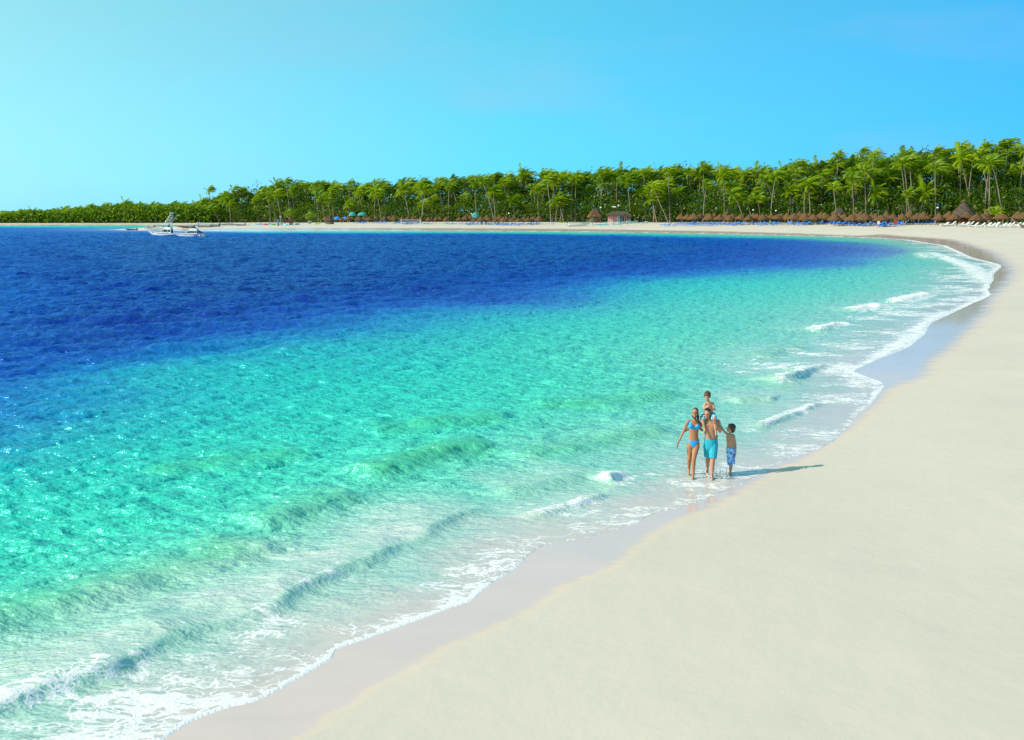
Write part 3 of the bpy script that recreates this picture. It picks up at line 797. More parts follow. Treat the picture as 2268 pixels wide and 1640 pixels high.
# undergrowth below the crowns
n = 84000; u = prng.uniform(188, 1085, n); bk = 5 + 47 * prng.uniform(0, 1, n)**1.2
Yb = np.interp(u, U_B, [p[1] for p in _fr]) + bk
hx = np.interp(u, U_B, V_B) - np.interp(u, U_T, V_T)
Xb = (u - 512) / F * Yb * CT
bumpy = fbm(Xb * 0.12, Yb * 0.12, 3, 200)
top = hx * Yb / F * (0.42 + 0.85 * bumpy) * (0.30 + 0.7 * (bk / 52)**0.7)
Zb = gz(Xb, Yb) + top * prng.uniform(0, 1, n)**0.6
V, Fq = leaves(np.stack([Xb, Yb, Zb], 1), n, 0.95, prng)
n2 = 16000; u2 = prng.uniform(195, 1090, n2); Y2 = np.interp(u2, U_B, [p[1] for p in _fr]) + prng.uniform(46, 66, n2); X2 = (u2 - 512) / F * Y2 * CT
h2 = (np.interp(u2, U_B, V_B) - np.interp(u2, U_T, V_T)) * Y2 / F
V2, F2 = leaves(np.stack([X2, Y2, gz(X2, Y2) + h2 * 0.80 * prng.uniform(0, 1, n2)], 1), n2, 1.7, prng)
V, Fq = np.vstack([V, V2]), np.vstack([Fq, F2 + len(V)]); me = np_mesh('undergrowth', V, Fq, False); me.materials.append(M_GROVE_SHADE)
tag(obj('undergrowth', me), 'dark tangled undergrowth filling the grove between palm trunks', 'undergrowth', kind='stuff')

# the wood on the far headland
n = 52000; u = prng.uniform(-290, 215, n); Yb = prng.uniform(474, 520, n); Xb = (u - 512) / F * Yb
tp = np.interp(u, [-290, -60, 0, 70, 125, 190, 215], [218, 216, 213.5, 209.5, 204.5, 204.5, 206]) + (fbm(u * 0.22, u * 0 + 2, 3, 90) - 0.5) * 6.5
zt = np.array([z_at(a, b) for a, b in zip(tp, Yb)]); zg = gz(Xb, Yb)
Zb = zg + (zt - zg) * prng.uniform(0.02, 1, n)**0.7
V, Fq = leaves(np.stack([Xb, Yb, Zb], 1), n, 1.5, prng)
me = np_mesh('headland_wood', V, Fq, False); me.materials.append(leaf_material('wood_leaves', (0.06, 0.15, 0.006), (0.18, 0.30, 0.012), rnd=False))
tag(obj('headland_wood', me), 'distant strip of palm wood along the far headland beach', 'wood', kind='stuff')
for i in range(26):          # palms that stand out of it
    u = -8 + 208 * (i + prng.uniform(0, 1)) / 26; Y = prng.uniform(476, 500); x = (u - 512) / F * Y; z = gzf(x, Y)
    vt = float(np.interp(u, [-60, 0, 70, 125, 190, 215], [216, 212.5, 208, 203, 203, 205])) + prng.uniform(-1.2, 3.0)
    root = empty('palm_tree', (x, Y, z)); h = max(2.0, z_at(vt, Y) - z - 1.6)
    tr = obj('trunk', TRUNKS[i % 3], None, root); tr.scale = (0.8, 0.8, h); cr = obj('crown', CROWNS[i % 12], None, root)
    cr.location = (TRUNK_A[i % 3][2][0] * 0.8, 0, h); cr.scale = (0.95,) * 3; cr.rotation_euler = (0, 0, random.uniform(-0.6, 0.6))
    tag(root, 'small distant palm poking out of the headland wood', 'palm tree', 'palms of the headland wood')

# shrubs
def shrub_mesh(r, n=900):
    C = []
    for _ in range(9):
        o = np.array([r.uniform(-0.6, 0.6), r.uniform(-0.5, 0.5), r.uniform(0.25, 0.75)]); rad = r.uniform(0.25, 0.45)
        q = r.normal(size=(n // 9, 3)); q /= np.linalg.norm(q, axis=1)[:, None]; C.append(o + q * rad * r.uniform(0.7, 1.08, (n // 9, 1)))
    C = np.vstack(C); C = C[C[:, 2] > 0.02]
    V, Fq = leaves(C, len(C), 0.17, r); me = np_mesh('shrub_foliage', V, Fq, False); me.materials.append(M_BUSH); return me
SHRUBS = [shrub_mesh(prng) for _ in range(4)]
STEM = MB(); [STEM.tube([(0, 0, 0), (math.cos(a) * 0.18, math.sin(a) * 0.18, 0.5)], [0.05, 0.02], 5) for a in (0.3, 2.2, 4.4)]
STEM_ME = STEM.mesh('shrub_stem', M_BARK)
for i, (u, v, w, h, lab) in enumerate([
    (*z5(1240, 670), 14, 12.0, 'largest bright green shrub, domed, behind the near palapas'), (*z5(1010, 655), 9, 7.0, 'green shrub just left of the large domed one'), (*z5(860, 655), 8, 5.5, 'green shrub behind the first of the near palapas'),
    (*z5(760, 690), 5, 3.0, 'low pale shrub on sand before the near palapas begin'), (*z5(1640, 640), 7, 6.0, 'green shrub between palm trunks right of the large domed one'), (*z5(2070, 650), 8, 5.0, 'shrub in front of the pale block wall'),
    (*z5(390, 690), 9, 8.5, 'glossy green shrub right beside the pink bar hut'), (*z5(500, 690), 6, 5, 'shrub two clumps right of the pink bar hut'), (*z4(240, 540), 11, 10.5, 'tall light green shrub behind the volleyball posts'),
    (*z4(40, 530), 8, 5.5, 'broad light green shrub left of the volleyball posts'), (*z4(560, 555), 6, 3.5, 'low yellow green shrub behind a lone palapa'), (*z4(1010, 500), 9, 4.5, 'green shrub rising over the crowded middle palapas'),
    (*z4(1620, 580), 6, 3.0, 'low shrub behind the beached white launch'), (*z4(1890, 580), 6, 3.0, 'low shrub beside the dark umbrella'), (*z3(540, 570), 5, 5.5, 'upright pale green shrub near the kayaks'),
    (*z3(60, 590), 6, 3.5, 'shrub over the beached grey boats'), (*z3(1560, 560), 9, 4.0, 'wide shrub behind the far palapas'), (*z3(2230, 560), 9, 8.0, 'tall leafy shrub over the last of the far palapas'),
    (*z6(60, 800), 6, 6, 'round shrub just left of the near thatched lodge'), (*z6(460, 790), 7, 4, 'shrub behind the near palapas below leaning trunks'), (*z6(890, 780), 7, 5, 'leafy shrub left of the white pavilion'),
    (*z6(1430, 885), 6, 1.8, 'low lime green plant in the shade under palapas by the great thatched roof'), (*z6(1290, 800), 6, 4, 'shrub between white pavilion and great thatched roof')]):
    x, y, z = place(u, min(v, 222.3 + 0.0035 * max(u - 400, 0)))
    k = y / F; root = empty('shrub', (x, y, z - 0.05)); random.seed(i)
    f = obj('foliage', SHRUBS[i % 4], None, root); s = obj('stem', STEM_ME, None, root)
    f.scale = (w * k * 0.62, w * k * 0.55, h * k * 0.95); s.scale = (1, 1, h * k); f.rotation_euler = (0, 0, random.uniform(0, 6))
    tag(root, lab, 'shrub', 'shrubs at the edge of the grove')
# a feathery tree over the canopy
for u, v, hpx, lab in [(*z4(520, 80), 0, 'dark feathery tree with a wispy crown above the palms'), (*z4(650, 140), 0, 'smaller wispy dark tree right of the feathery one')]:
    Y = front_y(u) + 22; x, y, z = world_at(u, Y); h = z_at(v, Y) - z; root = empty('feathery_tree', (x, y, z))
    MB().tube([(0, 0, 0), (0.3, 0, h * 0.5), (0.8, 0, h * 0.92)], [0.25, 0.16, 0.05], 6).build('trunk', M_BARK, root)
    C = []
    lm = MB()
    for b in range(16):
        t0 = 0.45 + 0.5 * b / 16; a = b * 2.4; L = (1.05 - t0) * 6.5 + 0.8; p0 = np.array([0.3 + 0.5 * t0, 0, h * t0]); d = np.array([math.cos(a) * 0.8 + 0.35, math.sin(a) * 0.6, 0.55])
        lm.tube([p0, p0 + d * L * 0.8], [0.05, 0.015], 4)
        for q in range(60): C.append(p0 + d * L * prng.uniform(0.25, 1.05) + prng.normal(size=3) * 0.38)
    lm.build('limbs', M_BARK, root)
    V, Fq = leaves(np.array(C), len(C), 0.5, prng); m_ = np_mesh('needle_foliage', V, Fq, False); m_.materials.append(M_WISP); obj('crown', m_, None, root)
    tag(root, lab, 'tree')

# ================================================================== things on the far beach
M_THATCH = mat('thatch', rough=0.95, spec=0.05); _t = NT(M_THATCH)
_oi = _t.n.new('ShaderNodeObjectInfo'); _c = _t.mix(_t.rng(_t.noise(_t.coord((9, 9, 1.2)), 2.0, 4, 0.7), 0.3, 0.7), (0.05, 0.026, 0.013), (0.25, 0.135, 0.06))
_t.set('Base Color', _t.mix(_t.math('MULTIPLY', _oi.outputs['Random'], 0.55), _c, (0.10, 0.065, 0.04)))
M_THATCH_D = vary(mat('old_thatch', rough=0.95, spec=0.05), (0.10, 0.075, 0.055), 0.5, 2.5)
M_POST = vary(mat('timber_post', rough=0.8), (0.16, 0.10, 0.06), 0.3, 5)
M_BLUE = vary(mat('blue_canvas', rough=0.7), (0.015, 0.20, 0.72), 0.25, 2)
M_WHITE = vary(mat('white_paint', rough=0.45), (0.66, 0.66, 0.64), 0.08, 2)
M_GEL = vary(mat('white_gelcoat', rough=0.25), (0.80, 0.80, 0.78), 0.04, 1.5)
M_DARKGLASS = mat('tinted_glass', (0.010, 0.015, 0.03), 0.08, 0.6)
M_NAVY = mat('navy_cover', (0.012, 0.03, 0.12), 0.7)
M_STEEL = mat('polished_pipe', (0.75, 0.76, 0.78), 0.3, 0.5, 0.6)
M_PINK = vary(mat('pink_boards', rough=0.7), (0.70, 0.28, 0.27), 0.15, 1.5)
M_TEAL = vary(mat('teal_canvas', rough=0.7), (0.02, 0.26, 0.25), 0.2, 1)
M_RED = vary(mat('red_paint', rough=0.6), (0.42, 0.05, 0.025), 0.2, 2)
M_MAROON = vary(mat('maroon_tarp', rough=0.7), (0.16, 0.03, 0.035), 0.25, 2)
M_GREY = vary(mat('weathered_boat_paint', rough=0.7), (0.30, 0.28, 0.26), 0.25, 2)
M_BLACK = mat('black_rubber', (0.015, 0.015, 0.018), 0.5)
M_CONC = vary(mat('pale_render', rough=0.9), (0.33, 0.38, 0.30), 0.2, 0.5)
M_AQUA = vary(mat('aqua_hull', rough=0.4), (0.16, 0.55, 0.60), 0.1, 1)
M_ORANGE = mat('orange_panel', (0.75, 0.22, 0.04), 0.6)
M_GLOBE = mat('opal_globe', (0.85, 0.85, 0.83), 0.3)

def thatch_mesh(seed, R_=1.9, H_=1.55, n=18, name='thatch_roof', m=None, strands=150):
    random.seed(seed); mb = MB()
    prof = [(R_ * 0.93, -0.34), (R_ * 1.0, -0.05), (R_ * 0.86, 0.22), (R_ * 0.62, 0.62), (R_ * 0.36, 1.08), (R_ * 0.15, H_ - 0.06), (0.05, H_ + 0.12)]
    mb.lathe([(r, z * H_ / 1.55) for r, z in prof], n=n, jit=0.085)
    for k in range(strands):                       # loose palm leaf ends on the skirt and the slope
        a = random.uniform(0, 2 * math.pi); q = random.choice([0, 0, 0, 1, 2, 3]); r = R_ * (1.0 - 0.17 * q); z = (-0.02 + 0.30 * q) * H_ / 1.55
        w = random.uniform(0.05, 0.11); L = random.uniform(0.28, 0.6); ca, sa = math.cos(a), math.sin(a)
        o = 1.04
        mb.tri((r * o * ca - w * sa, r * o * sa + w * ca, z), (r * o * ca + w * sa, r * o * sa - w * ca, z), ((r + 0.10) * o * ca, (r + 0.10) * o * sa, z - L))
    return mb.mesh(name, m or M_THATCH)
ROOFS = [thatch_mesh(40 + i, 1.9 + 0.1 * (i % 3), 1.5 + 0.12 * (i % 2)) for i in range(5)]
POLE = MB().tube([(0, 0, -0.2), (0, 0, 2.1)], [0.085, 0.07], 7).mesh('pole', M_POST)
RAFT = MB(); [RAFT.tube([(0, 0, 1.45), (1.3 * math.cos(a), 1.3 * math.sin(a), 1.78)], 0.035, 4) for a in (0, 1.57, 3.14, 4.71)]
RAFTERS = RAFT.mesh('strut', M_POST)
def palapa(u, v, hpx, i, label, group):
    x, y, z = placef(u, v); s = hpx * y / F / 3.35
    root = empty('palapa', (x, y, z), random.uniform(0, 6), s)
    r = obj('thatch_roof', ROOFS[i % 5], None, root, (0, 0, 1.85)); obj('pole', POLE, None, root); obj('struts', RAFTERS, None, root)
    r.rotation_euler = (random.uniform(-0.08, 0.08), random.uniform(-0.08, 0.08), 0); r.scale = (random.uniform(0.85, 1.25), random.uniform(0.85, 1.25), random.uniform(0.8, 1.2))
    return tag(root, label, 'palapa', group)
random.seed(3)
P_far = [z3(x, y) for x, y in [(1432, 588), (1500, 588), (1600, 586), (1660, 584), (1712, 586), (1780, 582), (1862, 586), (1912, 582), (1955, 586), (2040, 590), (2098, 588), (2150, 585), (2232, 590)]] + \
        [z4(x, y) for x, y in [(78, 586), (128, 584), (158, 580), (215, 588), (290, 590), (365, 588), (402, 578), (470, 590)]]
P_mid = [z4(x, y) for x, y in [(597, 592), (665, 590), (710, 586), (752, 598), (815, 590), (820, 604), (878, 588), (892, 602), (962, 586), (965, 604), (1005, 592), (1042, 606), (1066, 590), (1122, 604), (1150, 592), (1192, 604), (1252, 590), (1292, 602), (1340, 592), (1402, 596)]]
P_near = [z5(x, y) for x, y in [(812, 738), (880, 742), (915, 732), (945, 748), (1010, 744), (1078, 735), (1105, 748), (1152, 738), (1205, 750), (1262, 738), (1300, 756), (1332, 740), (1412, 752), (1500, 752), (1545, 738), (1580, 730), (1640, 752), (1672, 738), (1725, 746), (1782, 748), (1825, 728), (1885, 742), (1952, 752), (2010, 738), (2062, 752), (2112, 740), (2152, 752), (2222, 744)]] + \
         [z6(x, y) for x, y in [(35, 905), (98, 888), (135, 905), (190, 895), (245, 888), (350, 922), (395, 890), (442, 908), (520, 920), (555, 885), (612, 900), (652, 922), (720, 890), (762, 912), (820, 928), (868, 893), (940, 902), (1030, 912), (1105, 885), (1192, 878), (1245, 882)]]
P_right = [z6(x, y) for x, y in [(1400, 918), (1500, 895), (1560, 918), (1682, 912), (1785, 925), (1850, 918), (1880, 890), (2035, 915), (2205, 905), (2255, 915)]]
for lst, nm, sz in ((P_far, 'far cluster by the volleyball posts', lambda u: 6.4), (P_mid, 'crowded middle cluster', lambda u: 7.0 + 0.004 * (u - 460)), (P_near, 'long near row over blue loungers', lambda u: float(np.interp(u, [680, 830, 930], [9.2, 10.5, 13.2]))), (P_right, 'last cluster over white loungers', lambda u: 12.4)):
    lst = sorted(lst)
    for i, (u, v) in enumerate(lst):
        palapa(u, v, sz(u) * random.uniform(0.92, 1.08), i, f'brown thatched palapa of the {nm}, {nth(i + 1)} from the left', 'thatched palapas, ' + nm)

def lounger_proto(name, mt, frame_m):
    root = empty(name)
    mb = MB().box((0, 0, 0.30), (1.28, 0.66, 0.10)); mb.box((-0.02, 0, 0.255), (1.30, 0.70, 0.03)); mb.build('seat', mt, root)
    b = MB().box((0.93, 0, 0.52), (0.80, 0.66, 0.09), (0, -R(38), 0)); b.build('backrest', mt, root)
    for sx in (-0.55, 0.55):
        for sy in (-0.28, 0.28): MB().box((sx, sy, 0.12), (0.06, 0.06, 0.26)).build('leg', frame_m, root)
    MB().tube([(0.75, 0, 0.24), (1.10, 0, 0.62)], 0.03, 5).build('back_strut', frame_m, root)
    return root
LB = lounger_proto('sun_lounger', M_BLUE, M_WHITE); LW = lounger_proto('sun_lounger', M_WHITE, M_WHITE)
def loungers(proto, spots, what, group, s0, spread=0.35, face=0.0):
    for i, (u, v) in enumerate(sorted(spots)):
        x, y, z = placef(u, v); o = copy_thing(proto)
        o.location = (x, y, z); o.rotation_euler = (0, 0, face + random.gauss(0, spread)); s = s0 * random.uniform(0.92, 1.08); o.scale = (s, s, s * 1.15)
        tag(o, f'{what}, {nth(i + 1)} from the left', 'sun lounger', group)
def scatter(zf, spans):
    out = []
    for x0, x1, y0, y1, n in spans:
        for k in range(n): out.append(zf(x0 + (x1 - x0) * (k + random.random()) / n, random.uniform(y0, y1)))
    return out
loungers(LB, scatter(z3, [(1555, 1680, 588, 596, 5), (1740, 1880, 586, 594, 5), (1935, 2180, 590, 602, 9)]) + scatter(z4, [(20, 180, 588, 602, 5), (240, 310, 598, 604, 2)]), 'blue sun lounger under the far palapas by the volleyball posts', 'blue loungers, far', 1.0)
loungers(LB, scatter(z4, [(450, 540, 596, 604, 3), (590, 620, 598, 602, 1), (640, 960, 594, 612, 14), (960, 1240, 598, 618, 13), (1250, 1400, 594, 608, 6), (1515, 1530, 600, 602, 1)]), 'blue sun lounger under the crowded middle palapas', 'blue loungers, middle', 1.08)
loungers(LB, scatter(z5, [(590, 700, 766, 770, 3), (735, 960, 750, 768, 10), (965, 1230, 752, 770, 11), (1250, 1450, 752, 766, 7), (1490, 1800, 744, 762, 12), (1850, 2100, 752, 762, 9)]), 'blue sun lounger before the row of near palapas', 'blue loungers, near row', 1.22)
loungers(LB, scatter(z6, [(0, 80, 908, 914, 3), (170, 290, 890, 912, 5), (305, 460, 905, 922, 7), (465, 600, 900, 924, 7), (640, 760, 905, 928, 5), (770, 880, 910, 936, 5), (900, 1010, 900, 925, 4), (1030, 1180, 880, 900, 6), (1190, 1330, 880, 894, 5)]), 'blue sun lounger among the palapas beside the red notice board', 'blue loungers, right', 1.30)
loungers(LW, [z6(x, y) for x, y in [(1445, 928), (1500, 926), (1595, 928), (1645, 930), (1690, 922), (1735, 934), (1800, 938), (1870, 934), (1905, 940), (1950, 934), (2020, 942), (2065, 936), (2110, 926), (2160, 938), (2215, 930), (2250, 940)]], 'white plastic sun lounger at the end of the beach', 'white loungers', 1.45, 0.12)
for o in list(LB.children) + [LB] + list(LW.children) + [LW]: bpy.data.objects.remove(o)

# buildings and stands
def hip_roof(w, d_, h, ridge, z0, over=0.5, sag=0.0):
    a, b = w / 2 + over, d_ / 2 + over; r = ridge / 2
    return MB().add([(-a, -b, z0), (a, -b, z0), (a, b, z0), (-a, b, z0), (-r, 0, z0 + h), (r, 0, z0 + h), (-a, -b, z0 - 0.3), (a, -b, z0 - 0.3), (a, b, z0 - 0.3), (-a, b, z0 - 0.3)],
                    [(0, 1, 5, 4), (1, 2, 5), (2, 3, 4, 5), (3, 0, 4), (6, 7, 1, 0), (7, 8, 2, 1), (8, 9, 3, 2), (9, 6, 0, 3), (9, 8, 7, 6)])
def fringe(mb, w, d_, z, over=0.5, n=60, L=0.5):
    a, b = w / 2 + over, d_ / 2 + over
    for k in range(n):
        t = random.uniform(-1, 1); s = random.choice([-1, 1]); l = L * random.uniform(0.5, 1.2); q = 0.10
        if random.random() < 0.6: mb.tri((t * a - q, s * (b + 0.02), z), (t * a + q, s * (b + 0.02), z), (t * a, s * (b + 0.1), z - l))
        else: mb.tri((s * (a + 0.02), t * b - q, z), (s * (a + 0.02), t * b + q, z), (s * (a + 0.1), t * b, z - l))
    return mb
def px2m(n, y): return n * y / F
# pink bar
u, v = z5(195, 722); x, y, z = placef(u, v); k = y / F; W = 20.5 * k; root = empty('beach_bar', (x, y + 3, z), R(-6))
Hh = 9.0 * k
for i in range(9):
    c = M_PINK if i < 4 else (M_AQUA if i == 4 else (M_DARKGLASS if i in (5, 6) else (M_RED if i == 7 else M_NAVY)))
    MB().box((-W / 2 + (i + 0.5) * W / 9, -1.6, Hh * 0.42), (W / 9 * 0.93, 0.10, Hh * 0.72)).build('wall_panel', c, root)
for i in range(10): MB().box((-W / 2 + i * W / 9, -1.62, Hh * 0.42), (0.12, 0.16, Hh * 0.84)).build('post', M_WHITE, root)
MB().box((0, 0.2, Hh * 0.42), (W * 0.98, 3.2, Hh * 0.8)).build('rear_wall', M_CONC, root)
MB().box((0, -1.66, Hh * 0.80), (W, 0.14, 0.2)).build('lintel', M_WHITE, root)
MB().box((0, -2.1, 0.15), (W * 1.05, 1.0, 0.3)).build('step', M_WHITE, root)
fringe(hip_roof(W, 4.4, 3.8 * k, W * 0.62, Hh * 0.86, 0.9), W, 4.4, Hh * 0.86, 0.9, 90, 0.6).build('thatch_roof', M_THATCH_D, root)
tag(root, 'pink boarded beach bar under a grey thatched roof', 'bar')
# thatched pavilion with a painted flag
u, v = z4(1970, 580); x, y, z = placef(u, v); k = y / F; root = empty('thatched_pavilion', (x, y + 5, z), R(10)); W = 10 * k
for sx in (-1, 1):
    for sy in (-1, 1): MB().tube([(sx * W * 0.4, sy * W * 0.4, 0), (sx * W * 0.4, sy * W * 0.4, 6.5 * k)], 0.12, 6).build('post', M_POST, root)
fringe(hip_roof(W, W, 8 * k, 0.6, 6 * k, 0.5), W, W, 6 * k, 0.5, 70).build('thatch_roof', M_THATCH, root)
MB().box((0.2, W * 0.3, 2.2 * k), (W * 0.7, 0.2, 4.4 * k)).build('rear_wall', M_PINK, root)
def flag_on(parent, cx, cy, cz, w, h, ry=0.0):
    """blue, white cross and red quarters"""
    f = empty('f'); COL.objects.unlink(f); bpy.data.objects.remove(f)
    base = MB().box((cx, cy, cz), (w, 0.03, h)).build('flag_cloth', M_WHITE, parent)
    for sx, sz, m_ in ((-1, 1, M_NAVYF), (1, 1, M_REDF), (-1, -1, M_REDF), (1, -1, M_NAVYF)):
        MB().box((cx + sx * w * 0.29, cy - 0.02, cz + sz * h * 0.29), (w * 0.42, 0.03, h * 0.42)).build('flag_quarter', m_, base)
M_NAVYF = mat('flag_blue', (0.01, 0.05, 0.32), 0.7); M_REDF = mat('flag_red', (0.55, 0.02, 0.03), 0.7)
flag_on(root, -W * 0.22, -W * 0.5 - 0.62, 6.9 * k, 1.9 * k, 1.3 * k)
tag(root, 'brown thatched pavilion with a small red white and blue flag', 'pavilion')
# flag on a staff over the lifeguard stand
u, v = z3(788, 614); x, y, z = placef(u, v); k = y / F; root = empty('lifeguard_stand', (x, y, z))
MB().box((0, 0, 1.6 * k), (1.7 * k, 1.7 * k, 3.2 * k)).build('base', vary(mat('brick_base', rough=0.9), (0.35, 0.16, 0.13), 0.2, 3), root)
MB().box((0, 0, 3.3 * k), (2.1 * k, 2.1 * k, 0.25 * k)).build('platform', M_BLUE, root)
MB().lathe([(0.75 * k, 3.4 * k), (0.6 * k, 4.6 * k), (0.04, 6.2 * k)], n=10).build('furled_umbrella', vary(mat('cyan_canvas', rough=0.7), (0.03, 0.38, 0.75), 0.15, 2), root)
tag(root, 'lifeguard stand with a furled cyan umbrella on a brick base', 'stand')
root = empty('flagpole', (x + 0.4, y + 1.5, z)); MB().tube([(0, 0, 0), (0, 0, 10.4 * k)], 0.04, 5).build('staff', M_STEEL, root); flag_on(root, 0.6 * k, 0, 8.9 * k, 2.5 * k, 1.7 * k)
tag(root, 'flagpole flying a red white and blue cross flag', 'flag')
# shed with a curved tarpaulin
u, v = z3(890, 605); x, y, z = placef(u, v); k = y / F; root = empty('beach_shed', (x, y + 1, z), R(12)); W = 9.6 * k; prof = []
for i in range(9):
    a = math.pi * i / 8; prof.append((-math.cos(a) * W / 2, 2.2 * k + math.sin(a) * 2.9 * k))
V_ = [(px_, s * 1.9, pz) for s in (-1, 1) for px_, pz in prof]; MB().add(V_, [(i, i + 1, 9 + i + 1, 9 + i) for i in range(8)] + [tuple(range(8, -1, -1)), tuple(range(9, 18))]).build('tarpaulin', M_MAROON, root)
for sx in (-0.42, 0.05, 0.42): MB().box((sx * W, -1.7, 1.2 * k), (0.25 * k, 0.25 * k, 2.6 * k)).build('post', M_POST, root)
MB().box((W * 0.24, -1.2, 1.1 * k), (W * 0.4, 0.2, 2.2 * k)).build('counter', M_AQUA, root)
tag(root, 'low shed under a curved maroon tarpaulin', 'shed')
# round thatched hut
u, v = z3(1298, 597); x, y, z = placef(u, v); k = y / F; root = empty('thatched_hut', (x, y + 2, z)); rr_ = 4.6 * k
MB().lathe([(rr_ * 0.82, 0), (rr_ * 0.82, 3.8 * k)], n=14).build('wall', vary(mat('cane_wall', rough=0.9), (0.36, 0.31, 0.25), 0.25, 3), root)
for i in range(10):
    a = math.pi * (1 + i / 9); MB().tube([(rr_ * 0.85 * math.cos(a), rr_ * 0.85 * math.sin(a), 0), (rr_ * 0.85 * math.cos(a), rr_ * 0.85 * math.sin(a), 3.9 * k)], 0.09, 5).build('pole', M_POST, root)
o = obj('thatch_roof', thatch_mesh(91, rr_ * 1.08, 4.6 * k, 22, m=M_THATCH_D, strands=120), None, root, (0, 0, 3.5 * k))
tag(root, 'round hut of upright canes with a domed dark thatched roof', 'hut')
u, v = z3(1262, 540); root = empty('surfboard', (x - 3.6 * k, y - 1.2, z), R(20)); MB().box((0, 0, 5.9 * k), (0.8, 0.12, 2.6 * k), (0, R(48), 0), 0.4).build('board', M_ORANGE, root); MB().tube([(0, 0, 0), (0, 0, 5.6 * k)], 0.05, 5).build('post', M_POST, root)
tag(root, 'orange and white board tilted on a post by the round hut', 'surfboard')
# teal awnings behind the trees
for (zf, px_, py_, w, h, m_, lab) in [(z3, 1385, 548, 7.0, 2.8, M_BLUE, 'blue canvas awning right behind the round hut'), (z3, 1465, 545, 5.5, 2.4, M_BLUE, 'smaller blue canvas awning beside the first'), (z3, 1540, 512, 8.0, 4.0, M_TEAL, 'teal canopy between trunks above the far palapas'),
                                    (z3, 1640, 508, 10.0, 3.2, M_TEAL, 'long low teal canopy above the far palapas'), (z4, 765, 530, 9.5, 5.2, M_TEAL, 'round teal tent behind the crowded middle palapas')]:
    u, v = zf(px_, py_); Y = front_y(u) + 5; x, y, z = world_at(u, Y); k = Y / F; root = empty('canopy', (x, y, z)); top = z_at(v, Y) - z
    MB().lathe([(w * k * 0.5, max(0.4, top)), (w * k * 0.46, top + h * k * 0.45), (w * k * 0.25, top + h * k * 0.9), (0.05, top + h * k)], n=12, sy=0.6).build('canvas', m_, root)
    for sx in (-0.4, 0.4): MB().tube([(sx * w * k, -0.5, 0), (sx * w * k, -0.5, max(0.5, top))], 0.05, 5).build('pole', M_WHITE, root)
    tag(root, lab, 'canopy')
# thatched roof left of the tent
u, v = z4(690, 520); Y = front_y(u) + 8; x, y, z = world_at(u, Y); k = Y / F; root = empty('thatched_shelter', (x, y, z)); t_ = z_at(v, Y) - z
hip_roof(6 * k, 4 * k, 3 * k, 2 * k, max(1.5, t_), 0.3).build('thatch_roof', M_THATCH_D, root); [MB().tube([(s * 2.5 * k, -1.2, 0), (s * 2.5 * k, -1.2, max(1.5, t_))], 0.08, 5).build('post', M_POST, root) for s in (-1, 1)]
tag(root, 'small thatched shelter half hidden beside the teal tent', 'shelter')
# white kiosk
u, v = z3(1105, 596); x, y, z = placef(u, v); k = y / F; root = empty('kiosk', (x, y, z)); MB().box((0, 0, 2.9 * k), (4 * k, 2.5 * k, 0.35 * k)).build('roof', M_WHITE, root); MB().box((0, 0, 1.2 * k), (2.0 * k, 1.6 * k, 2.4 * k)).build('body', M_GREY, root)
tag(root, 'small kiosk with a flat white roof', 'kiosk')
# pale block building behind the trees
u, v = z6(170, 692); Y = front_y(u) + 26; x, y, z = world_at(u, Y); k = Y / F; root = empty('block_building', (x, y, z)); zt = z_at(z6(0, 612)[1], Y) - z
MB().box((0, 3, zt / 2), (24 * k, 6, zt)).build('wall', M_CONC, root); MB().box((0, 3, zt + 0.15), (24.6 * k, 6.4, 0.3)).build('roof_slab', M_WHITE, root)
for i in range(5): MB().box((-9 * k + i * 4.4 * k, -0.05, zt * 0.72), (2.2 * k, 0.12, zt * 0.16)).build('window', M_DARKGLASS, root)
tag(root, 'pale grey green block building glimpsed between palm trunks', 'building')
# white pavilion
u, v = z6(1075, 805); Y = front_y(u) + 13; x, y, z = world_at(u, Y); k = Y / F; root = empty('white_pavilion', (x, y, z)); zt = max(3.2, z_at(z6(0, 752)[1], Y) - z)
for i in range(6): MB().box((-8 * k + i * 3.2 * k, 0, zt / 2), (0.5 * k, 0.5 * k, zt)).build('column', M_WHITE, root)
MB().box((0, 0.4, zt + 0.15), (19 * k, 3.5, 0.35)).build('beam', M_WHITE, root); hip_roof(20 * k, 4.5, 3.6 * k, 9 * k, zt + 0.65, 0.5).build('roof', vary(mat('tan_shingle', rough=0.9), (0.23, 0.18, 0.11), 0.3, 3), root)
MB().box((0, 1.8, zt * 0.45), (17 * k, 0.2, zt * 0.85)).build('rear_wall', M_DARKGLASS, root)
tag(root, 'open pavilion with white columns and tan roof in the trees', 'pavilion')
# great thatched roof
u, v = z6(1600, 850); x, y, z = placef(u, 223.6); y += 2; x = (u - 512) / F * y; z = gzf(x, y); k = y / F; root = empty('great_thatched_hall', (x, y, z)); Rr = 13.6 * k
hz = z_at(z6(0, 832)[1], y) - z; top = z_at(z6(0, 672)[1], y) - z - hz; mb = MB(); random.seed(8)
mb.lathe([(Rr, -0.35), (Rr * 1.02, 0.0), (Rr * 0.78, top * 0.26), (Rr * 0.5, top * 0.55), (Rr * 0.22, top * 0.84), (Rr * 0.05, top * 0.97), (0.05, top)], n=30, jit=0.012)
for q in range(420):
    a = random.uniform(0, 6.283); f_ = random.random()**1.4; r_ = Rr * (1 - f_) * 1.01; zz = top * f_ * 1.0 + 0.05; ca, sa = math.cos(a), math.sin(a); w = 0.11
    mb.tri((r_ * ca - w * sa, r_ * sa + w * ca, zz), (r_ * ca + w * sa, r_ * sa - w * ca, zz), ((r_ + 0.30) * ca, (r_ + 0.30) * sa, zz - 0.42))
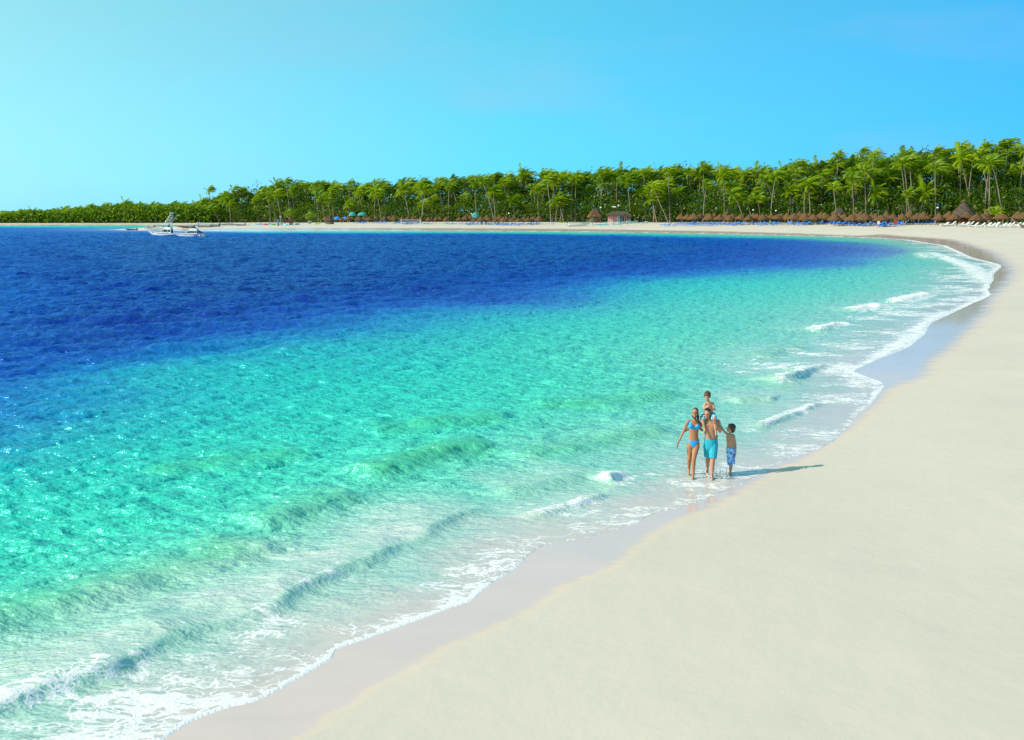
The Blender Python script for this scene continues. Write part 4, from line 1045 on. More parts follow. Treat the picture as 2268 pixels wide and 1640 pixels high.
ro = mb.build('thatch_roof', vary(mat('grey_thatch', rough=0.95, spec=0.05), (0.085, 0.062, 0.05), 0.5, 1.6), root); ro.location.z = max(1.8, hz)
MB().lathe([(0.7, 0), (0.75, 0.35), (0.1, 0.7)], n=12, jit=0.05).build('ridge_cap', M_THATCH, ro).location.z = top * 0.96
for i in range(12):
    a = i * math.pi / 6; MB().tube([(Rr * 0.9 * math.cos(a), Rr * 0.9 * math.sin(a), -0.3), (Rr * 0.9 * math.cos(a), Rr * 0.9 * math.sin(a), max(1.8, hz) + 0.2)], 0.12, 6).build('post', M_POST, root)
MB().box((0, -Rr * 0.5, max(1.8, hz) * 0.55), (Rr * 0.9, 0.4, 0.9)).build('counter', M_RED, root)
tag(root, 'great conical thatched hall with dark grey roof and red counter', 'hall')
u, v = z6(385, 830); Y = front_y(u) + 4; x, y, z = world_at(u, Y); k = Y / F; root = empty('thatched_lodge', (x, y, z)); hz = max(2.0, z_at(z6(0, 800)[1], Y) - z)
fringe(hip_roof(11 * k, 8 * k, z_at(z6(0, 740)[1], Y) - z - hz, 1.0, hz, 0.3), 11 * k, 8 * k, hz, 0.3, 50).build('thatch_roof', M_THATCH_D, root)
for s in (-1, 1): MB().tube([(s * 4.6 * k, -3 * k, 0), (s * 4.6 * k, -3 * k, hz)], 0.1, 6).build('post', M_POST, root)
tag(root, 'thatched lodge roof showing behind the near palapas', 'lodge')
# dark umbrella by the pavilion
u, v = z4(1940, 606); x, y, z = placef(u, v); k = y / F; root = empty('beach_umbrella', (x, y, z)); MB().tube([(0, 0, 0), (0, 0, 7.6 * k)], 0.05, 6).build('pole', M_POST, root)
MB().lathe([(4.6 * k, 3.1 * k), (3.4 * k, 4.6 * k), (1.4 * k, 6.4 * k), (0.05, 7.5 * k)], n=12, jit=0.03).build('canopy', vary(mat('faded_green_canvas', rough=0.9), (0.09, 0.085, 0.05), 0.3, 2), root)
tag(root, 'dark olive umbrella on the sand beside the launch', 'umbrella')
# notice boards
u, v = z6(792, 940); x, y, z = placef(u, v); k = y / F; root = empty('notice_board', (x, y, z)); MB().box((0, 0, 5.0 * k), (2.4 * k, 0.1, 3.2 * k)).build('panel', M_WHITE, root)
for s in (-1, 1): MB().tube([(s * 1.05 * k, 0.08, 0), (s * 1.05 * k, 0.08, 6.8 * k)], 0.06, 6).build('post', M_RED, root)
tag(root, 'blank white notice board on two red posts', 'sign')
u, v = z6(962, 928); x, y, z = placef(u, v); k = y / F; root = empty('notice_board', (x, y, z)); MB().box((0, 0, 4.7 * k), (3.1 * k, 0.14, 4.6 * k)).build('panel', M_RED, root); MB().box((0, 0, 7.1 * k), (3.5 * k, 0.3, 0.3)).build('cap', M_POST, root)
for s in (-1, 1): MB().tube([(s * 1.3 * k, 0.1, 0), (s * 1.3 * k, 0.1, 7 * k)], 0.06, 6).build('post', M_POST, root)
tag(root, 'rust red notice board between blue loungers', 'sign')
# lamp posts
for i, (a, b, c) in enumerate([(*z8(578, 640), z8(0, 296)[1]), (*z8(862, 640), z8(0, 280)[1]), (*z8(905, 640), z8(0, 283)[1]), (*z8(980, 640), z8(0, 250)[1]), (*z4(720, 580), z4(0, 496)[1]), (*z4(1098, 580), z4(0, 492)[1]), (*z5(1540, 700), z5(0, 610)[1]), (*z5(1770, 700), z5(0, 617)[1]), (*z6(1382, 860), z6(0, 742)[1])]):
    x, y, z = placef(a, b); h = z_at(c, y) - z; root = empty('lamp_post', (x, y, z)); MB().tube([(0, 0, 0), (0, 0, h)], [0.07, 0.05], 6).build('post', M_BLACK, root)
    g = MB().lathe([(0.05, -0.1), (0.30, 0.08), (0.34, 0.2), (0.22, 0.36), (0.05, 0.42)], n=10).build('globe', M_GLOBE, root); g.location.z = h
    tag(root, ['thin lamp post with a white globe beside the thatched flag pavilion', 'thin globe lamp post just left of the bar roof', 'thin globe lamp post over the left end of the bar roof', 'tallest globe lamp post, over the middle of the bar roof', 'globe lamp post by the round teal tent', 'globe lamp post among trunks behind the crowded palapas', 'globe lamp post behind the near palapas, the lower left of two', 'globe lamp post behind the near palapas, right of its twin', 'globe lamp post beside the great thatched hall'][i], 'lamp post', 'globe lamp posts')
# volleyball posts with net
p0, p1 = placef(*z4(12, 600)), placef(*z4(208, 604)); k = p0[1] / F; root = empty('volleyball_net', p0); d_ = Vector((p1[0] - p0[0], p1[1] - p0[1], p1[2] - p0[2]))
for q in (Vector((0, 0, 0)), d_): MB().box((q.x, q.y, q.z + 2.6 * k), (0.55 * k, 0.4, 5.4 * k)).build('post', M_WHITE, root)
net = MB(); h0, h1 = 3.2 * k, 4.9 * k
for i in range(25):
    t = i / 24; net.tube([tuple(d_ * t + Vector((0, 0, h0))), tuple(d_ * t + Vector((0, 0, h1)))], 0.012, 3)
for i in range(5): net.tube([(0, 0, h0 + (h1 - h0) * i / 4), tuple(d_ + Vector((0, 0, h0 + (h1 - h0) * i / 4)))], 0.03 if i == 4 else 0.012, 3)
net.build('net', M_WHITE, root); tag(root, 'volleyball net strung between two white posts on the sand', 'net')
for i, (xx, yy) in enumerate([(872, 716), (1032, 714), (1192, 708), (1352, 688), (1527, 676), (398, 690)]):
    x, y, z = placef(*z8(xx, yy)); root = empty('stake', (x, y, z)); MB().tube([(0, 0, -0.1), (0.06, 0, 2.6)], 0.05, 5).build('pole', M_POST, root); MB().box((0.06, 0, 2.62), (0.16, 0.16, 0.12)).build('cap', M_POST, root)
    tag(root, f'thin wooden stake in the sand before the bar, {nth(sorted([398, 872, 1032, 1192, 1352, 1527]).index(xx) + 1)} from the left', 'stake', 'stakes before the bar')

# ------------------------------------------------------------------ boats
def hull_mesh(name, L, B, Hb, Hs, draft, m, n=14, flare=0.25, rake=0.14, bow=-1):
    """bow towards -x; open top"""
    mb = MB(); V_, F_ = [], []
    for i in range(n + 1):
        t = i / n; x = -L / 2 + L * t
        w = B / 2 * min(1.0, (math.sin(min(t / 0.62, 1) * math.pi / 2))**0.75 + 0.02); hz = Hb + (Hs - Hb) * (1 - (1 - t)**1.8); kz = -draft * min(1, t * 3.5) + (Hb * 0.25) * max(0, 0.12 - t) / 0.12
        off = -rake * L * (1 - t)**3
        for fy, fz in ((1.0 + 0.0, 1.0), (1.0 - flare * 0.5 * (1 - t), 0.55), (0.84 - flare * (1 - t), 0.05), (0.0, 0.0)):
            V_.append((x + off * fz, -w * fy, kz + (hz - kz) * fz))
        for fy, fz in ((0.84 - flare * (1 - t), 0.05), (1.0 - flare * 0.5 * (1 - t), 0.55), (1.0, 1.0)):
            V_.append((x + off * fz, w * fy, kz + (hz - kz) * fz))
    for i in range(n):
        for k in range(6): F_.append((i * 7 + k, i * 7 + k + 1, (i + 1) * 7 + k + 1, (i + 1) * 7 + k))
    F_.append(tuple(n * 7 + k for k in range(7)))
    return mb.add(V_, F_), V_
def deck_of(V_, n, z_in, t0, t1, m, parent, name='deck'):
    mb = MB(); D_ = []
    for i in range(int(t0 * n), int(t1 * n) + 1):
        a, b = V_[i * 7], V_[i * 7 + 6]; D_ += [(a[0], a[1] * 0.97, a[2] - z_in), (b[0], b[1] * 0.97, b[2] - z_in)]
    mb.add(D_, [(2 * i, 2 * i + 1, 2 * i + 3, 2 * i + 2) for i in range(len(D_) // 2 - 1)]); return mb.build(name, m, parent)
def sportfisher(name, u, v, lenpx, big, label):
    x, y = unproj(u, v); k = y / F; L = lenpx * k; n = 14; root = empty(name, (x, y, 0.02), R(-8 if big else -4))
    Hb, Hs = (0.165 * L, 0.075 * L) if big else (0.125 * L, 0.085 * L); B = 0.33 * L
    mb, V_ = hull_mesh('hull', L, B, Hb, Hs, 0.05 * L, M_GEL, n); h = mb.build('hull', M_GEL, root, True)
    # rub rail and boot stripe follow the sheer
    for nm, fz, m_, r_ in (('rub_rail', 0, M_WHITE, 0.05), ('stripe', 1, M_NAVY, 0.03)):
        for s in (0, 6):
            pts = []
            for i in range(n + 1):
                a = Vector(V_[i * 7 + s]); b = Vector(V_[i * 7 + (1 if s == 0 else 5)]); p = a if nm == 'rub_rail' else a.lerp(b, 0.35)
                pts.append((p.x, p.y * 1.012, p.z))
            MB().tube(pts, r_, 4).build(nm, m_, root)
    deck_of(V_, n, 0.03, 0, 0.62, M_WHITE, root, 'foredeck'); deck_of(V_, n, 0.55 if big else 0.4, 0.6, 1.0, M_WHITE, root, 'cockpit_sole')
    zc = Hs + (0.02 if big else 0.0) * L; cx0, cx1 = (-0.02 * L, 0.27 * L) if big else (-0.09 * L, 0.20 * L); ch = 0.15 * L if big else 0.125 * L; bw = B * 0.62
    # cabin with raked screen
    sl = 0.13 * L
    cab = MB().add([(cx0 - sl, -bw / 2, zc - 0.1), (cx1, -bw / 2, zc - 0.1), (cx1, bw / 2, zc - 0.1), (cx0 - sl, bw / 2, zc - 0.1), (cx0, -bw * 0.45, zc + ch), (cx1 + 0.01 * L, -bw * 0.45, zc + ch), (cx1 + 0.01 * L, bw * 0.45, zc + ch), (cx0, bw * 0.45, zc + ch)],
                   [(3, 2, 1, 0), (4, 5, 6, 7), (0, 1, 5, 4), (1, 2, 6, 5), (2, 3, 7, 6), (3, 0, 4, 7)]).build('cabin', M_GEL, root)
    for s in (-1, 1):
        yy = s * (bw * 0.478 + 0.012); z0, z1 = zc + ch * 0.28, zc + ch * 0.82
        MB().add([(cx0 - sl * 0.55, yy * 1.02, z0), (cx1 * 0.55, yy * 1.02, z0), (cx1 * 0.55, yy * 0.985, z1), (cx0 - sl * 0.05, yy * 0.985, z1)], [(0, 1, 2, 3)]).build('side_window', M_DARKGLASS, cab)
        MB().add([(cx1 * 0.62, yy * 1.02, z0), (cx1 * 0.95, yy * 1.02, z0), (cx1 * 0.95, yy * 0.985, z1), (cx1 * 0.62, yy * 0.985, z1)], [(0, 1, 2, 3)]).build('side_window', M_DARKGLASS, cab)
    MB().box((cx1 + 0.03, 0, zc + ch * 0.45), (0.06, bw * 0.8, ch * 0.8)).build('rear_door', M_DARKGLASS, cab)
    # flybridge
    zf = zc + ch; MB().box(((cx0 + cx1) / 2 + 0.01 * L, 0, zf + 0.03 * L), ((cx1 - cx0) * 0.9, bw * 0.85, 0.06 * L), taper=0.92).build('flybridge', M_GEL, root)
    MB().box(((cx0 + cx1) / 2 + 0.05 * L, 0, zf + 0.085 * L), (0.05 * L, bw * 0.4, 0.06 * L)).build('helm_seat', M_NAVY, root)
    tops = MB()
    ht = zf + (0.22 if big else 0.20) * L
    for sx in (cx0 + 0.03 * L, cx1 - 0.02 * L):
        for s in (-1, 1): tops.tube([(sx, s * bw * 0.4, zf), (sx + 0.03 * L, s * bw * 0.34, ht)], 0.045, 5)
    tops.build('tower_legs', M_STEEL, root); MB().box(((cx0 + cx1) / 2 + 0.03 * L, 0, ht), ((cx1 - cx0) * 0.95, bw * 0.8, 0.06)).build('hardtop', M_WHITE, root)
    if big:
        tw = MB(); zt = ht; xm = (cx0 + cx1) / 2 + 0.03 * L; ztop = z_at(z7(0, 160)[1], y)
        for sx in (-1, 1):
            for s in (-1, 1): tw.tube([(xm + sx * 0.10 * L, s * bw * 0.34, zt), (xm + 0.16 * L + sx * 0.035 * L, s * bw * 0.18, ztop - 0.25)], 0.032, 5)
        for q in (0.2, 0.4, 0.6, 0.8):
            cx = xm + 0.16 * L * q; hw = 0.10 * L * (1 - q) + 0.035 * L * q; hy = bw * (0.34 * (1 - q) + 0.18 * q); zz = zt + (ztop - 0.25 - zt) * q
            tw.tube([(cx - hw, -hy, zz), (cx + hw, -hy, zz)], 0.04, 5); tw.tube([(cx - hw, hy, zz), (cx + hw, hy, zz)], 0.04, 5); tw.tube([(cx + hw, -hy, zz), (cx + hw, hy, zz)], 0.04, 5)
        tw.build('tuna_tower', M_STEEL, root); MB().box((xm + 0.15 * L, 0, ztop), (0.15 * L, bw * 0.45, 0.14)).build('tower_top', M_WHITE, root)
        for j, s in enumerate((-1, 1)):
            MB().tube([(cx0 - 0.04 * L - 0.05 * j * L, s * B * 0.42, zc), (cx0 + 0.50 * L - 0.05 * j * L, s * B * 0.75, zc + (0.68 if s > 0 else 0.58) * L)], [0.055, 0.02], 6).build('outrigger', M_WHITE, root)
    else:
        tops2 = MB(); [tops2.tube([(cx1 + 0.03 * L, s * bw * 0.4, zf + 0.1 * L), (cx1 + 0.06 * L, s * bw * 0.35, ht + 0.14 * L)], 0.025, 4) for s in (-1, 1)]; tops2.build('rod_holders', M_STEEL, root)
        MB().add([(cx1 + 0.02 * L, -bw * 0.45, zc + ch), (cx1 + 0.02 * L, bw * 0.45, zc + ch), (cx1 + 0.19 * L, bw * 0.5, zc + 0.1), (cx1 + 0.19 * L, -bw * 0.5, zc + 0.1), (cx1 + 0.03 * L, -bw * 0.45, zc + 0.1), (cx1 + 0.03 * L, bw * 0.45, zc + 0.1)], [(0, 1, 2, 3), (0, 3, 4), (1, 5, 2), (4, 3, 2, 5), (0, 4, 5, 1)]).build('canvas_cover', M_NAVY, root)
        for q in (0.66, 0.76, 0.86):
            i = int(q * n); a = V_[i * 7]; MB().tube([(a[0], a[1] - 0.10, a[2] - 0.05), (a[0], a[1] - 0.12, 0.12)], 0.11, 7).build('fender', M_BLUE, root)
    rail = MB(); pr = [Vector(V_[i * 7]) + Vector((0, 0.06, 0.55)) for i in range(0, 8)]; pl = [Vector(V_[i * 7 + 6]) + Vector((0, -0.06, 0.55)) for i in range(0, 8)]
    rail.tube([tuple(p) for p in pr], 0.025, 4); rail.tube([tuple(p) for p in pl], 0.025, 4)
    for p in pr[::2] + pl[::2]: rail.tube([tuple(p), tuple(p - Vector((0, 0, 0.55)))], 0.02, 4)
    rail.build('bow_rail', M_STEEL, root)
    for q in (0.2, 0.42):
        a = Vector(V_[int(q * n) * 7]).lerp(Vector(V_[int(q * n) * 7 + 1]), 0.5); MB().box((a.x, a.y - 0.01, a.z), (0.28, 0.05, 0.10)).build('porthole', M_DARKGLASS, h)
    tag(root, label, 'boat')
    return root
sportfisher('fishing_boat', *z7(850, 800), 27.5, True, 'white fishing boat with tall pipe tower and outrigger poles')
sportfisher('fishing_boat', *z7(1620, 826), 29.5, False, 'white cabin cruiser with navy stripe and three blue fenders')
def launch(u, v, lenpx, hull_m, label, afloat=False, motor=True, rz=0.0, inner=None, cat='boat', z_off=0.0):
    if afloat: (x, y), z = unproj(u, v), 0.0
    else: x, y, z = placef(u, v)
    k = y / F; L = lenpx * k; n = 14; root = empty('open_launch', (x, y, z + z_off + (0.02 if afloat else 0.05 * L)), rz)
    mb, V_ = hull_mesh('hull', L, 0.27 * L, 0.15 * L, 0.10 * L, 0.045 * L, hull_m, n, 0.2, 0.10); mb.build('hull', hull_m, root, True)
    deck_of(V_, n, 0.07 * L, 0.02, 1.0, inner or M_GREY, root, 'floor')
    for s in (0, 6): MB().tube([(V_[i * 7 + s][0], V_[i * 7 + s][1], V_[i * 7 + s][2]) for i in range(n + 1)], 0.06, 4).build('gunwale', M_GREY if hull_m is not M_GREY else M_WHITE, root)
    for q in (0.35, 0.55, 0.75): MB().box((V_[int(q * n) * 7][0], 0, V_[int(q * n) * 7][2] - 0.25), (0.3, 0.24 * L, 0.06)).build('thwart', M_POST, root)
    if motor:
        m_ = MB().box((L / 2 + 0.15, 0, 0.12 * L), (0.4, 0.36, 0.5), (0, 0.2, 0), 0.8).build('outboard_motor', M_BLACK, root); MB().box((L / 2 + 0.2, 0, 0.02 * L), (0.15, 0.12, 0.7)).build('motor_leg', M_BLACK, m_)
    return tag(root, label, cat)
u, v = ((0 + 1325 / 2.52) / 4, (780 + 354 / 2.52) / 4)
launch(u, v, 10.5, M_NAVY, 'low dark skiff with outboard floating alone near the headland', True)
launch(*z7(560, 655), 17, M_WHITE, 'white open launch behind the bow of the tower boat', True, True, 0.1, M_AQUA)
for i, (a, b, L_, m_, lab, rz) in enumerate([(420, 575, 8, M_GREY, 'small grey boat at the very tip of the sand spit', 0.2), (620, 560, 12, M_WHITE, 'pale boat beached on the spit, second from its tip', 0.1), (790, 545, 13, M_GREY, 'dark boat beached behind the tower boat', -0.1),
                                             (1330, 560, 13, M_GREY, 'long grey boat on the sand between the two fishing boats', 0.05), (1470, 585, 14, M_POST, 'brown wooden boat on the sand above the cabin cruiser bow', 0.0), (1930, 560, 16, M_GREY, 'long grey boat on the sand behind the cabin cruiser', -0.05), (2150, 545, 17, M_GREY, 'long pale grey boat right of the cabin cruiser', 0.03)]):
    launch(*z7(a, b), L_, m_, lab, False, i % 2 == 0, rz)
for i, (a, b, L_, lab) in enumerate([(60, 612, 15, 'grey boat drawn up at the start of the far palms'), (220, 608, 9, 'short boat drawn up beside a grey longer one'), (400, 612, 10, 'dark boat with gear under the far palms'), (300, 606, 9, 'small white boat tucked under the far palms')]):
    launch(*z3(a, b), L_, M_GREY if i != 3 else M_WHITE, lab, False, i == 2, 0.1 * i)
launch(*z4(1795, 618), 20.5, M_WHITE, 'long white launch with outboards beached in front of the palms', False, True, R(176), M_BUSH)
def catamaran(zx, zy, lenpx, label, rz):
    x, y, z = placef(*z8(zx, zy)); k = y / F; L = lenpx * k; root = empty('catamaran', (x, y, z + 0.1), rz)
    for s in (-1, 1):
        mb, V_ = hull_mesh('hull', L, 0.10 * L, 0.10 * L, 0.08 * L, 0.03 * L, M_AQUA, 12, 0.1, 0.05); o = mb.build('hull', M_AQUA, root, True); o.location.y = s * 0.18 * L; deck_of(V_, 12, 0.01, 0, 1, M_WHITE, o, 'deck')
    MB().box((0.05 * L, 0, 0.13 * L), (0.42 * L, 0.34 * L, 0.05)).build('trampoline', M_WHITE, root)
    for q in (-0.16, 0.26): MB().tube([(q * L, -0.2 * L, 0.12 * L), (q * L, 0.2 * L, 0.12 * L)], 0.06, 6).build('crossbeam', M_STEEL, root)
    MB().tube([(0.15 * L, -0.1 * L, 0.16 * L), (0.5 * L, 0.12 * L, 0.2 * L)], 0.16, 6).build('rolled_sail', M_WHITE, root)
    for s in (-1, 1): MB().box((0.52 * L, s * 0.18 * L, 0.08 * L), (0.06, 0.05, 0.22 * L)).build('rudder', M_WHITE, root)
    tag(root, label, 'catamaran', 'beached sailing catamarans')
for a, b, L_, lab, rz in [(615, 690, 11.5, 'pale aqua catamaran beached nearest the dark umbrella', 0.1), (930, 672, 10, 'pale aqua catamaran in front of the pink bar', -0.1), (1130, 650, 12, 'white piled catamaran at the right end of the bar', 0.15), (1320, 632, 9, 'farther catamaran on the sand right of the bar', 0.05), (1570, 622, 7, 'small catamaran under the palms right of the bar', 0.0), (770, 622, 8, 'catamaran drawn up close to the bar step', 0.2)]: catamaran(a, b, L_, lab, rz)
def kayak(u, v, lenpx, m_, label, rz):
    x, y, z = placef(u, v); L = lenpx * y / F; root = empty('kayak', (x, y, z + 0.1), rz); pts = [(-L / 2, 0, 0.22), (-L * 0.35, 0, 0.12), (0, 0, 0.08), (L * 0.35, 0, 0.12), (L / 2, 0, 0.22)]
    h = MB().tube(pts, [0.03, 0.26, 0.36, 0.26, 0.03], 8).build('hull', m_, root, True); MB().lathe([(0.2, 0), (0.24, 0.05), (0.16, 0.06)], (0, 0, 0.40), 10, sx=1.8).build('cockpit_rim', M_BLACK, h)
    tag(root, label, 'kayak', 'kayaks and boards on the far beach')
M_YEL = mat('yellow_plastic', (0.75, 0.42, 0.02), 0.4); M_LIME = mat('lime_plastic', (0.10, 0.55, 0.10), 0.4)
for i, (a, b, m_, c) in enumerate([(560, 604, M_AQUA, 'aqua'), (610, 602, M_BLUE, 'blue'), (660, 606, M_RED, 'red'), (705, 600, M_BLUE, 'second blue'), (740, 606, M_LIME, 'lime green'), (825, 602, M_AQUA, 'large aqua'), (860, 606, M_AQUA, 'rear aqua'), (985, 603, M_WHITE, 'white'), (1165, 598, M_LIME, 'green'), (1192, 596, M_YEL, 'yellow')]):
    kayak(*z3(a, b), 5.5 if i != 5 else 8, m_, f'{c} kayak lying on the sand near the ' + ('maroon shed' if a > 780 else 'lifeguard stand'), random.uniform(-0.5, 0.5))
# fallen palm trunk at the right
p = [placef(*z6(a, b)) for a, b in [(2040, 895), (2130, 912), (2200, 930), (2268, 948), (2330, 960)]]; b0 = Vector(p[0]); root = empty('fallen_palm_trunk', b0)
pts = [tuple(Vector(q) - b0 + Vector((0, 0, h))) for q, h in zip(p, (2.6, 1.7, 1.0, 0.45, 0.2))]
MB().tube(pts, [0.14, 0.2, 0.24, 0.3, 0.34], 8).build('trunk', M_BARK, root, True)
MB().tube([pts[1], tuple(Vector(pts[1]) + Vector((-1.4, -0.4, 1.3)))], [0.1, 0.03], 5).build('branch', M_BARK, root); MB().tube([pts[0], tuple(Vector(pts[0]) + Vector((-1.5, 0.3, 0.9)))], [0.1, 0.03], 5).build('branch', M_BARK, root)
tag(root, 'dark fallen palm trunk slanting down to the sand by white loungers', 'driftwood')

# ================================================================== the family at the water's edge
def ell(c, r, M=None):
    return ('e', Vector(c), Vector(r), M)
def cap(a, ra, b, rb): return ('c', Vector(a), ra, Vector(b), rb)
def fru(a, ra, b, rb, fl=0.85): return ('f', Vector(a), ra, Vector(b), rb, fl)
def loft(secs): return ('l', secs)
def part_geo(p):
    """closed mesh of one body volume"""
    V_, F_ = [], []
    if p[0] == 'l':
        n = 20; m = len(p[1]) + 1; S_ = p[1]
        V_ = [S_[0][0]] + [c + Vector((rx * math.cos(2 * math.pi * k / n), ry * math.sin(2 * math.pi * k / n), 0)) for c, rx, ry in S_ for k in range(n)] + [S_[-1][0]]
        F_ = [(0, 1 + (k + 1) % n, 1 + k) for k in range(n)]
        for i in range(m - 2):
            for k in range(n): F_.append((1 + i * n + k, 1 + i * n + (k + 1) % n, 1 + (i + 1) * n + (k + 1) % n, 1 + (i + 1) * n + k))
        last = len(V_) - 1
        return V_, F_ + [(last, last - n + k, last - n + (k + 1) % n) for k in range(n)]
    if p[0] == 'e':
        n, m = 14, 9; M = p[3] or Matrix.Identity(3)
        rings = [[(math.sin(math.pi * i / m) * math.cos(2 * math.pi * k / n), math.sin(math.pi * i / m) * math.sin(2 * math.pi * k / n), math.cos(math.pi * i / m)) for k in range(n)] for i in range(1, m)]
        V_ = [p[1] + M @ Vector((0, 0, p[2].z))] + [p[1] + M @ Vector((x * p[2].x, y * p[2].y, z * p[2].z)) for r in rings for x, y, z in r] + [p[1] - M @ Vector((0, 0, p[2].z))]
    else:
        a, ra, b, rb = p[1:5]; t = (b - a); L = t.length; t = t / L if L > 1e-6 else Vector((0, 0, 1)); n = 12
        u = t.cross(Vector((0, 1, 0)) if abs(t.y) < 0.9 else Vector((1, 0, 0))).normalized(); w = t.cross(u)
        if p[0] == 'c': prof = [(-ra * 0.9, ra * 0.42), (-ra * 0.6, ra * 0.8), (0, ra), (L * 0.5, (ra + rb) / 2), (L, rb), (L + rb * 0.6, rb * 0.8), (L + rb * 0.9, rb * 0.42)]; e0, e1 = -ra, L + rb
        else: prof = [(0.0, ra), (L * 0.33, ra + (rb - ra) * 0.33), (L * 0.66, ra + (rb - ra) * 0.66), (L, rb)]; e0, e1 = -0.002, L + 0.002
        fl = p[5] if p[0] == 'f' else 1.0; m = len(prof) + 1
        V_ = [a + t * e0] + [a + t * s + (u * math.cos(2 * math.pi * k / n) + w * fl * math.sin(2 * math.pi * k / n)) * r for s, r in prof for k in range(n)] + [a + t * e1]
    R_ = m - 1
    F_ = [(0, 1 + (k + 1) % n, 1 + k) for k in range(n)]
    for i in range(R_ - 1):
        for k in range(n): F_.append((1 + i * n + k, 1 + i * n + (k + 1) % n, 1 + (i + 1) * n + (k + 1) % n, 1 + (i + 1) * n + k))
    last = len(V_) - 1; F_ += [(last, last - n + k, last - n + (k + 1) % n) for k in range(n)]
    return V_, F_
def fuse(parts, voxel=0.008, smooth=4, name='body'):
    """one continuous skin over all volumes"""
    me = bpy.data.meshes.new(name); V_, F_ = [], []
    for p in parts:
        v, f = part_geo(p); k = len(V_); V_ += [tuple(q) for q in v]; F_ += [tuple(i + k for i in q) for q in f]
    me.from_pydata(V_, [], F_); me.update()
    bm = bmesh.new(); bm.from_mesh(me); bmesh.ops.recalc_face_normals(bm, faces=bm.faces); bm.to_mesh(me); bm.free()
    o = bpy.data.objects.new('tmp', me); COL.objects.link(o)
    r = o.modifiers.new('r', 'REMESH'); r.mode = 'VOXEL'; r.voxel_size = voxel
    s = o.modifiers.new('s', 'SMOOTH'); s.factor = 0.5; s.iterations = smooth
    bpy.context.view_layer.update()
    res = bpy.data.meshes.new_from_object(o.evaluated_get(bpy.context.evaluated_depsgraph_get()))
    bpy.data.objects.remove(o); bpy.data.meshes.remove(me); res.name = name
    for p in res.polygons: p.use_smooth = True
    return res
def skin(name, c):
    m = mat(name, c, 0.5, 0.35); t = NT(m); n = t.noise(t.coord(), 9, 3)
    t.set('Base Color', t.mix(t.rng(n, 0.3, 0.7), tuple(x * 0.88 for x in c), tuple(x * 1.1 for x in c)))
    t.set('Subsurface Weight', 0.08); t.set('Subsurface Radius', (0.02, 0.008, 0.004)); t.set('Subsurface Scale', 0.4)
    return m
def head_parts(c, yaw, pitch, s=1.0):
    M = Matrix.Rotation(yaw, 3, 'Z') @ Matrix.Rotation(pitch, 3, 'X'); c = Vector(c)
    P = lambda x, y, z: c + M @ (Vector((x, y, z)) * s)
    E = lambda p, r: ell(P(*p), Vector(r) * s, M)
    parts = [E((0, 0.012, 0.03), (0.077, 0.097, 0.09)), E((0, -0.022, -0.035), (0.064, 0.074, 0.085)), E((0, -0.058, -0.092), (0.034, 0.030, 0.028)),
             cap(P(0, -0.092, 0.0), 0.012 * s, P(0, -0.112, -0.036), 0.017 * s), E((0.079, 0.012, -0.018), (0.013, 0.024, 0.034)), E((-0.079, 0.012, -0.018), (0.013, 0.024, 0.034)),
             E((0, -0.074, 0.022), (0.054, 0.022, 0.014)), E((0.036, -0.070, -0.042), (0.028, 0.022, 0.026)), E((-0.036, -0.070, -0.042), (0.028, 0.022, 0.026))]
    return parts, P, E
def hand_parts(wr, d, n, L=0.17, curl=0.35, side=1):
    """palm, four bent fingers of unequal length and a thumb from the side of the palm"""
    wr, d, n = Vector(wr), Vector(d).normalized(), Vector(n).normalized(); s = d.cross(n).normalized() * side; k = L / 0.18
    out = [cap(wr, 0.021 * k, wr + d * 0.04 * k, 0.026 * k)]
    for q, f in zip((-1.5, -0.5, 0.5, 1.5), (0.068, 0.080, 0.075, 0.058)):
        b = wr + d * 0.085 * k + s * q * 0.0195 * k; out.append(cap(wr + d * 0.02 * k + s * q * 0.011 * k, 0.015 * k, b, 0.013 * k))
        m_ = b + (d + n * curl * 0.5).normalized() * f * 0.55 * k; out.append(cap(b, 0.0105 * k, m_, 0.0095 * k)); out.append(cap(m_, 0.0095 * k, m_ + (d + n * curl * 1.6).normalized() * f * 0.5 * k, 0.0085 * k))
    b = wr + d * 0.03 * k + s * 0.030 * k; m_ = b + (d * 0.6 + s * 0.7 + n * 0.25).normalized() * 0.04 * k
    return out + [cap(b, 0.013 * k, m_, 0.0115 * k), cap(m_, 0.011 * k, m_ + (d * 0.85 + s * 0.25 + n * 0.4).normalized() * 0.034 * k, 0.009 * k)]
def foot_parts(an, d, s=1.0, tip=0.0):
    an, d = Vector(an), Vector(d).normalized(); z = Vector((0, 0, 1)); sd = d.cross(z)
    heel = an + Vector((0, 0, -0.052 * s)) - d * 0.035 * s; ball = an + d * 0.13 * s + Vector((0, 0, -0.064 * s - tip))
    out = [cap(heel, 0.034 * s, ball, 0.030 * s), cap(an, 0.036 * s, ball + z * 0.012, 0.028 * s), cap(ball + sd * 0.022 * s, 0.022 * s, ball - sd * 0.022 * s, 0.022 * s)]
    for q, l in zip((-2, -1, 0, 1, 2), (0.042, 0.045, 0.042, 0.037, 0.03)):
        b = ball + sd * q * 0.0135 * s + d * 0.012 * s; out.append(cap(b, 0.0115 * s, b + d * l * s - z * 0.006, 0.009 * s))
    return out
def patch(src, name, m, test, off=0.005, thick=True):
    """cloth cut from the body surface"""
    bm = bmesh.new(); bm.from_mesh(src); bm.normal_update()
    bmesh.ops.delete(bm, geom=[f for f in bm.faces if not test(f.calc_center_median(), f.normal)], context='FACES')
    for v in bm.verts: v.co += v.normal * off
    me = bpy.data.meshes.new(name); bm.to_mesh(me); bm.free(); me.materials.append(m)
    for p in me.polygons: p.use_smooth = True
    return me
